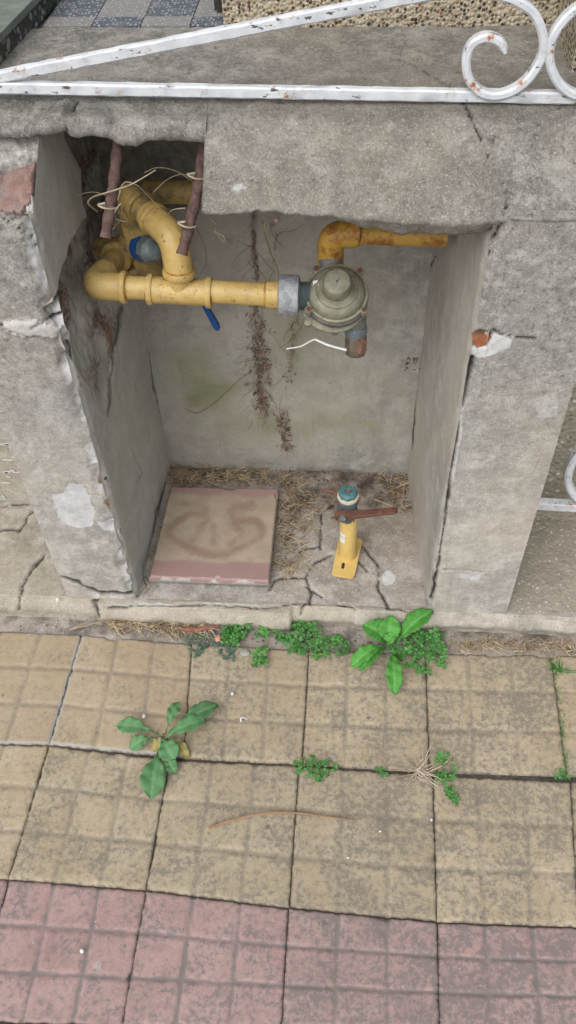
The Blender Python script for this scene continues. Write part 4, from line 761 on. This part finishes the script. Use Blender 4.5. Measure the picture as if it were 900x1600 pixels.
def crumbs(poly, n, z, s=(.001, .004), name='leaf_litter', label='', mat=M_DEBRIS, cat='litter'):
    b = MB()
    for x, y in rnd_in(poly, n):
        q = PZ(x, y, z+RNG.uniform(0, .003)); k = RNG.uniform(*s); V_ = RNG.normal(0, 1, (4, 3))*k*np.array([.7, .7, .35])+q; b.add(V_, [(0, 1, 2), (0, 2, 3), (0, 3, 1), (1, 3, 2)])
    return tag(b.build(name, mat, None, False), label, cat, kind='stuff')
crumbs([(262, 728), (640, 730), (640, 790), (560, 790), (500, 800), (430, 760), (262, 757)], 900, .052, label='brown leaf crumbs along the back of the niche floor')
crumbs([(430, 760), (510, 780), (490, 880), (430, 890)], 260, .054, s=(.0008, .003), label='leaf crumbs between the tile and the valve')
crumbs([(560, 840), (590, 850), (600, 900), (570, 890), (520, 870), (560, 835)], 110, .056, s=(.0008, .003), label='crumbs of mortar and leaf around the valve base', mat=M_RUB)
crumbs([(170, 966), (560, 975), (700, 985), (900, 1000), (900, 1022), (600, 1012), (300, 1000), (30, 985), (30, 972)], 1300, -.001, s=(.0006, .0026), label='grit and crumbs in the gap between kerb and tiles', mat=M_DEBRIS)
crumbs([(150, 990), (900, 1010), (900, 1600), (0, 1600), (0, 990)], 170, .0005, s=(.0004, .0011), label='fine pale grit scattered over the paving', mat=M_STONE)
# soil strip between kerb and tiles
xs = np.arange(-.6, .66, .004); ys = np.linspace(0, 1, 16); P = np.zeros((len(xs), 16, 3)); yt = np.interp(xs, [G[k][0][0] for k in range(8)], [G[k][0][1] for k in range(8)]); P[..., 0] = xs[:, None]; P[..., 1] = (yt-.004)[:, None]*(1-ys)+.012*ys; P[..., 2] = -.004
mm = mk(P.shape[:2]); p = pix(P); mm[..., 3] = np.clip(ss(-.1, .5, fbm(P, 40, 3, 7))*.5+.45*ss(.5, 1, ys)[None], 0, 1); mm[..., 1] = .3*ss(0, .5, fbm(P, 25, 3, 9)); tag(sheet('gutter_strip', P, .0025*fbm(P, 50, 4, 3), (0, 0, 1), M_FLOOR, None, mm, flip=False), kind='structure')
# rootlets on the back wall
it = []
def wallroots(line, n, spread, L=(.02, .06), r=(.0003, .0006), Y=YB-.003):
    for _ in range(n):
        k = RNG.uniform(0, len(line)-1.001); i = int(k); t = k-i; x = line[i][0]*(1-t)+line[i+1][0]*t+RNG.normal(0, spread); y = line[i][1]*(1-t)+line[i+1][1]*t; it.append((PY(x, y, Y-RNG.uniform(0, .004)), (RNG.normal(0, .35), RNG.normal(0, .08), -1 if RNG.random() < .8 else .6), RNG.uniform(*L), RNG.uniform(*r)))
wallroots([(398, 335), (400, 480)], 26, 2); wallroots([(400, 480), (405, 560), (412, 640)], 60, 5); wallroots([(462, 480), (455, 570)], 22, 3); wallroots([(440, 640), (448, 705)], 30, 5, (.01, .03)); wallroots([(395, 560), (415, 670)], 30, 9, (.01, .03))
wallroots([(425, 345), (430, 420)], 8, 4); wallroots([(655, 540), (650, 640)], 6, 3, (.005, .012), (.0003, .0005))
tag(strands('dry_creeper', it, M_ROOT, wob=.35), 'dried brown rootlets hanging down the back wall of the niche', 'dry creeper', kind='stuff')
b = MB()
for (line, n, sp) in (([(402, 490), (405, 560), (412, 640)], 230, 8), ([(440, 645), (450, 700)], 110, 6), ([(385, 470), (410, 480)], 30, 9), ([(640, 560), (655, 580)], 20, 10), ([(455, 570), (450, 600)], 14, 5)):
    for _ in range(n):
        t = RNG.random(); x = line[0][0]*(1-t)+line[-1][0]*t+RNG.normal(0, sp); y = line[0][1]*(1-t)+line[-1][1]*t; q = PY(x, y, YB-.004-RNG.uniform(0, .005)); V_ = RNG.normal(0, 1, (4, 3))*RNG.uniform(.001, .0028)+q; b.add(V_, [(0, 1, 2), (0, 2, 3), (0, 3, 1), (1, 3, 2)])
tag(b.build('withered_leaves', M_DEBRIS, None, False), 'withered brown leaf scraps clinging to the back wall', 'withered leaves', kind='stuff')
def wire(pts, r, name, label, cat, mat=M_PALEROOT, parent=None, n=6):
    b = MB(); P = catmull(pts, 6); r = r*(.78 if mat is M_PALEROOT else 1); b.tube(P, np.linspace(r, r*.55, len(P)), n); o = b.build(name, mat, parent); 
    return tag(o, label, cat) if label else o
vine = thing('dead_vine', 'pale dead vine wound around the two rusty reinforcing bars', 'dead vine')
for L_, r in (([(152, 330, .11), (138, 318, .09), (145, 308, .08), (170, 300, .06), (205, 288, .06), (243, 266, .05)], .0016), ([(183, 330, .07), (200, 345, .08), (180, 340, .09), (186, 305, .06), (195, 285, .07), (215, 290, .07), (230, 305, .08), (250, 325, .09)], .0010),
    ([(225, 270, .12), (245, 262, .12), (272, 266, .12), (300, 282, .10)], .0009), ([(240, 300, .13), (262, 280, .13), (285, 272, .12), (300, 278, .1)], .0008), ([(290, 325, .09), (270, 328, .1), (258, 340, .12)], .0010), ([(120, 305, .12), (145, 300, .1), (165, 305, .08)], .0007), ([(180, 355, .06), (178, 335, .055), (190, 318, .06), (187, 345, .07), (176, 358, .07)], .0010)):
    wire([PY(*q) for q in L_], r, 'stem', None, None, parent=vine)
wire([PY(330, 343, .10), PY(338, 352, .1), PY(335, 362, .1), PY(348, 368, .1), PY(352, 378, .1), PY(343, 372, .1), PY(336, 358, .1)], .0009, 'root_curl', 'small curled dry root hanging under the coping edge', 'dry root')
wire([PY(410, 345, .16), PY(416, 372, .2), PY(425, 400, .22), PY(434, 420, .22), PY(436, 440, .2)], .0008, 'hanging_root', 'thin dark root hanging left of the union nut', 'dry root', M_ROOT)
wire([PY(412, 350, .05), PY(415, 362, .05), PY(419, 373, .05)], .0011, 'hanging_straw', 'short pale straw hanging under the middle of the coping', 'straw')
wire([PY(300, 345, .2), PY(318, 380, .25), PY(322, 410, .26), PY(312, 430, .26)], .0005, 'wall_root', 'hair thin root on the back wall behind the tee', 'dry root', M_ROOT)
wire([PY(290, 640, YB-.004), PY(310, 645, YB-.004), PY(340, 625, YB-.004), PY(375, 592, YB-.004), PY(392, 580, YB-.004)], .0006, 'wall_root', 'thin brown root arching across the mossy part of the back wall', 'dry root', M_ROOT)
wire([PY(541, 547, .07), PY(515, 540, .07), PY(500, 534, .075), PY(490, 531, .08), PY(470, 541, .09), PY(448, 545, .1)], .0017, 'white_string', 'pale string dangling below the gas regulator', 'string', M_LABEL)
wire([PZ(326, 1294, .004), PZ(360, 1282, .006), PZ(410, 1271, .006), PZ(460, 1270, .004), PZ(510, 1276, .003), PZ(556, 1282, .002)], .0019, 'twig', 'thin curved brown twig lying on the yellow paving tiles', 'twig', simple('twig_bark', [(.3, (.22, .13, .07)), (.7, (.36, .22, .12))], 60, .8))
wire([PZ(500, 765, .062), PZ(525, 770, .063), PZ(548, 780, .06)], .0022, 'twig', 'short reddish twig left of the valve cap', 'twig', M_BROWNGLAZE)
wire([PZ(286, 984, .008), PZ(310, 983, .010), PZ(342, 978, .010)], .0052, 'clay_stick', 'reddish brown clay stick at the foot of the sill', 'stick', M_BROWNGLAZE, n=9)
wire([PZ(585, 780, .058), PZ(610, 790, .064), PZ(630, 800, .056)], .0018, 'dry_stem', 'flat pale straw blade at the tip of the rusty lever', 'straw')
for k, (a, c_, e_) in enumerate([((110, 983), (140, 976), (166, 968)), ((118, 980), (135, 974), (160, 975)), ((138, 977), (141, 968), (140, 962)), ((117, 972), (117, 966), (117, 958))]):
    wire([PZ(*a, .006), PZ(*c_, .012), PZ(*e_, .008)], .0022 if k < 2 else .001, 'straw_stalk', ['thick pale straw stalk at the left crack of the sill', 'second pale stalk lying against the thick one', 'short straw stub pointing up from the stalks', 'tiny upright straw bit left of the stalks'][k], 'straw')
def pebble(x, y, z, s, mat, name, label, cat='stone', flat=.5, group=None):
    q = PZ(x, y, z); b = MB(); V_ = []; Fs = []
    import bmesh as bm_
    bb = bm_.new(); bm_.ops.create_icosphere(bb, subdivisions=2, radius=1)
    for v in bb.verts: v.co = Vector((v.co.x*s*1.2, v.co.y*s*.9, v.co.z*s*flat))*(1+.25*float(vn(np.array(v.co), 1.3, int(x))))
    me = bpy.data.meshes.new(name); bb.to_mesh(me); bb.free(); me.materials.append(mat); o = bpy.data.objects.new(name, me); SC.collection.objects.link(o); o.location = tuple(q); o.rotation_euler[2] = x; me.polygons.foreach_set('use_smooth', [True]*len(me.polygons)); return tag(o, label, cat, group)
pebble(341, 998, .004, .0065, M_PINKST, 'pink_stone', 'pink brick chip in front of the clover')
pebble(383, 1019, .002, .008, simple('grey_chip', [(.3, (.25, .24, .215)), (.7, (.38, .37, .335))], 60, .9), 'stone_flake', 'flat grey stone flake below the clover patch', flat=.25)
pebble(225, 1119, .003, .0035, M_LABEL, 'white_chip', 'white chip left of the low dandelion like weed', group='white chips'); pebble(224, 1120, .003, .002, M_LABEL, 'white_chip', 'smaller white chip touching the one by the weed', group='white chips')
pebble(90, 936, .047, .003, M_LABEL, 'white_chip', 'white chip at the outer foot of the left pillar', group='white chips')
pebble(363, 1084, .003, .0028, M_LABEL, 'white_chip', 'white chip above the curled peel on the paving', group='white chips')
pebble(544, 1340, .002, .0017, M_LABEL, 'white_chip', 'tiny white chip in the middle of a yellow tile', group='white chips'); pebble(594, 1299, .002, .0017, M_LABEL, 'white_chip', 'tiny white chip above and right of the mid tile chip', group='white chips'); pebble(674, 1281, .002, .002, M_LABEL, 'white_chip', 'tiny white chip on the joint below the dead tuft', group='white chips')
pebble(128, 1486, .002, .0028, M_LABEL, 'white_chip', 'white chip beside the pale splat on the pink tile', group='white chips')
wire([PZ(377, 1128, .002), PZ(376, 1123, .005), PZ(381, 1121, .005), PZ(386, 1124, .002)], .0012, 'peel_curl', 'small white curled peel on the yellow tile', 'peel', M_LABEL)
crumbs([(205, 1130), (300, 1130), (300, 1190), (205, 1190)], 40, .0008, s=(.0008, .0025), label='brown crumbs round the low rosette weed')
crumbs([(480, 1185), (700, 1185), (720, 1215), (480, 1212)], 90, .0005, s=(.0006, .002), label='crumbs and grit along the joint by the dead grass tuft')
b = MB(); b.lathe(PY(432, 344, .02), (.2, -1, .2), [(-.003, .0015), (-.001, .0035), (.002, .003), (.003, .001)], 6); tag(b.build('pink_pebble', M_BRICK, None), 'small pinkish pebble stuck under the front edge of the coping', 'stone')
# ================================================================== PLANTS
def leaf(base, tip, w, mat, parent, arch=.012, z0=.006, z1=.012, cup=.25, serr=.04, twist=0, stem=.15, seed=1, yel=0, name='leaf', wpk=.62):
    A = PZ(base[0], base[1], z0); B_ = PZ(tip[0], tip[1], z1); L = np.linalg.norm(B_-A); d_ = (B_-A)/L; s_ = np.cross(d_, (0, 0, 1)); s_ /= np.linalg.norm(s_); upv = np.cross(s_, d_); nl_ = 22; nw = 9; V_ = []; m = []
    for i in range(nl_+1):
        t = i/nl_; 
        if t < stem: wd = w*.06
        else: q = (t-stem)/(1-stem); wd = w*.5*(max(0, math.sin(math.pi*min(1, q**(math.log(.5)/math.log(wpk)))))**.62)*(1+serr*math.sin(i*2.6+seed)*2); wd = max(wd, w*.05)
        c_ = A+d_*L*t+upv*arch*math.sin(math.pi*t)*1.0
        for j in range(nw):
            v = (j/(nw-1)-.5)*2; V_.append(c_+s_*v*wd+upv*(cup*abs(v)*wd+(twist+.35*math.sin(seed*2.3))*v*wd*t+.0024*math.sin(i*1.1+seed+v*2.5)*abs(v))); m.append((max(0, 1-abs(v)*5)*.9+.25*(abs(math.sin(i*1.15-abs(v)*2.2)) > .94), yel*max(0, t-.4), 0, 0))
    o = mesh_from(name, V_, gridfaces(nl_+1, nw), mat, parent, True, np.array(m)); md = o.modifiers.new('thickness', 'SOLIDIFY'); md.thickness = .0003; return o
w1 = thing('broadleaf_weed', 'dusty green low rosette weed growing in the joint of the yellow tiles', 'weed')
def C1_(x, y): return (100+x/2, 900+y/2)
for k, (a, t, w, h0_, h1_, mt) in enumerate([((292, 492), (166, 468), 27, .008, .018, M_LEAFA), ((290, 505), (205, 540), 22, .006, .008, M_LEAFA), ((318, 492), (360, 394), 17, .008, .020, M_LEAFA), ((330, 490), (480, 402), 29, .010, .022, M_LEAFA), ((305, 515), (442, 448), 27, .012, .026, M_LEAFA), ((300, 505), (345, 580), 31, .010, .014, M_LEAFA), ((302, 530), (272, 696), 35, .006, .010, M_LEAFA), ((310, 560), (350, 618), 18, .005, .006, M_LEAFA), ((335, 500), (390, 570), 15, .004, .004, M_LEAFY), ((330, 510), (275, 545), 15, .003, .003, M_LEAFY)]):
    leaf(C1_(*a), C1_(*t), w/1000*1.05, mt, w1, .010, h0_, h1_, .22, .035, 0, .22 if k < 8 else .1, k, .0 if k < 8 else .9)
b = MB(); q0 = PZ(*C1_(303, 512), 0); b.lathe(q0, (0, 0, 1), [(-.004, .004), (.004, .005), (.010, .003)], 8); b.build('stem', M_ROOT, w1)
w2 = thing('broadleaf_weed', 'bright green long leaved weed at the foot of the right pillar', 'weed')
def C2_(x, y): return (450+x/2, 900+y/2)
for k, (a, t, w, h0_, h1_) in enumerate([((310, 215), (236, 152), 34, .014, .04), ((312, 210), (322, 124), 32, .014, .05), ((345, 205), (452, 108), 30, .02, .055), ((300, 218), (196, 285), 22, .012, .012), ((305, 225), (225, 297), 20, .008, .008), ((325, 240), (333, 372), 24, .016, .010), ((318, 212), (338, 175), 17, .02, .04)]):
    leaf(C2_(*a), C2_(*t), w/1000*1.15, M_LEAFB, w2, .014, h0_, h1_, .3, .045, 0, .06, k+20, 0, wpk=.6)
def clover(poly, n, name, label, z=(.004, .022), s=(.005, .0095), mat=M_CLOV, parts=3, zb=0):
    b = MB()
    for x, y in rnd_in(poly, n):
        h = RNG.uniform(*z); q = PZ(x, y, zb+h); nrm = np.array([RNG.normal(0, .3), RNG.normal(-.15, .3), 1]); nrm /= np.linalg.norm(nrm); u_ = np.cross(nrm, (1, 0, 0)); u_ /= np.linalg.norm(u_); v_ = np.cross(nrm, u_); a0_ = RNG.uniform(0, 6.28); k_ = RNG.uniform(*s)*RNG.choice([.6, 1, 1, 1.15])
        for j in range(parts):
            a = a0_+j*2*math.pi/parts; dr_ = math.cos(a)*u_+math.sin(a)*v_; sd0 = np.cross(nrm, dr_); fold = RNG.uniform(.05, .3); V_ = [q, q+dr_*k_*.5+sd0*k_*.42+nrm*k_*fold*.5, q+dr_*k_*.98+sd0*k_*.36+nrm*k_*fold*.4, q+dr_*k_*.86-nrm*k_*.08, q+dr_*k_*.98-sd0*k_*.36+nrm*k_*fold*.4, q+dr_*k_*.5-sd0*k_*.42+nrm*k_*fold*.5]
            b.add(V_, [(0, 1, 2, 3), (0, 3, 4, 5)])
        g_ = PZ(x+RNG.uniform(-6, 6), y+RNG.uniform(-4, 4), zb); b.tube([g_, (g_+q)/2+RNG.normal(0, .001, 3), q-nrm*.0004], .0004, 3, cap=False)
    o = tag(b.build(name, mat, None, False), label, 'clover', kind='stuff'); return o
clover([(345, 968), (380, 965), (420, 978), (450, 962), (480, 962), (498, 985), (545, 1000), (545, 1018), (500, 1028), (470, 1022), (450, 1018), (425, 995), (380, 995), (350, 1005)], 135, 'clover_patch', 'bright green clover patch along the foot of the sill')
clover([(395, 1020), (415, 1012), (418, 1034), (398, 1040)], 14, 'clover_patch', 'little clover tuft just below the long clover patch')
clover([(345, 968), (385, 968), (372, 1005), (350, 1002)], 26, 'clover_patch', 'small clover tuft beside the clay stick')
clover([(285, 990), (345, 990), (370, 1005), (365, 1035), (345, 1030), (330, 1005), (305, 1030), (295, 1020)], 120, 'spurge_mat', 'dark grey green mat of tiny leaves below the clay stick', (.001, .008), (.002, .0038), M_SPUR, 4)
clover([(600, 990), (640, 975), (690, 990), (697, 1035), (670, 1052), (630, 1040), (605, 1020)], 110, 'clover_patch', 'clover growing under the bright long leaved weed', (.006, .03))
clover([(458, 1188), (482, 1178), (528, 1195), (525, 1212), (500, 1220), (465, 1210)], 80, 'clover_patch', 'tiny leaved green tuft on the joint in the middle of the paving', (.002, .010), (.0025, .0048))
clover([(583, 1198), (603, 1198), (603, 1212), (585, 1210)], 14, 'clover_patch', 'scrap of green between the tuft and the dead grass', (.001, .006), (.002, .004))
clover([(682, 1180), (712, 1178), (712, 1205), (710, 1240), (725, 1250), (722, 1262), (705, 1258), (695, 1230), (680, 1210)], 34, 'clover_patch', 'clover sprig right of the dead grass tuft', (.003, .016), (.004, .007))
clover([(862, 1200), (900, 1206), (900, 1218), (864, 1216)], 20, 'clover_patch', 'specks of clover at the right end of the joint', (.001, .006), (.002, .004))
def tuft(cx, cy, z, n, L, r, mat, name, label, cat, spread=1.0, up=.5, wob=.22):
    it_ = []
    for _ in range(n):
        a = RNG.uniform(0, 6.28); q = PZ(cx+RNG.normal(0, 5), cy+RNG.normal(0, 3), z); it_.append((q, (math.cos(a)*spread, math.sin(a)*spread, RNG.uniform(.05, up)), RNG.uniform(*L), RNG.uniform(*r)))
    return tag(strands(name, it_, mat, wob=wob), label, cat)
tuft(655, 1203, .002, 46, (.015, .048), (.0006, .0012), simple('bleached_grass', [(.3, (.36, .29, .22)), (.7, (.56, .48, .38))], 60, .85), 'dead_grass_tuft', 'bleached dead grass tuft lying on the paving joint', 'dead grass', 1, .35)
tuft(872, 1046, .0, 22, (.012, .035), (.0007, .0011), M_LEAFB, 'grass_tuft', 'small green grass tuft at the right edge of the paving', 'grass tuft', .7, 1.2)
tuft(882, 683, .045, 16, (.02, .05), (.0006, .001), M_LEAFA, 'grass_tuft', 'grass sprouting by the low white ring at the right wall', 'grass tuft', .5, 1.4)
it = []
for _ in range(60):
    t = RNG.random(); it.append((PZ(868+t*18+RNG.normal(0, 1.5), 1050+t*150, 0), (RNG.normal(0, 1), RNG.normal(0, 1), .7), RNG.uniform(.003, .008), .0006))
tag(strands('joint_grass', it, M_LEAFB), 'thin line of green sprouts in the joint below the grass tuft', 'grass', kind='stuff')
# white flecks on the left garden wall, painted dashes with real relief
lw = bpy.data.objects.get('low_wall')
for k in range(26):
    x = RNG.uniform(-30, 32); y = RNG.uniform(675, 782); q = PY(x, y, .2105); 
    if q[0] > -.39: continue
    wl = RNG.uniform(.004, .014); hl = RNG.uniform(.0015, .004); b = MB(); b.lathe(q, (0, -1, 0), [(0, 1), (.0012, .8)], 9); V_ = [((v[0]-q[0])*wl+q[0], v[1], (v[2]-q[2])*hl+q[2]) for v in b.v]; b.v = V_; b.build('paint_fleck', M_FLAKE, lw, False)
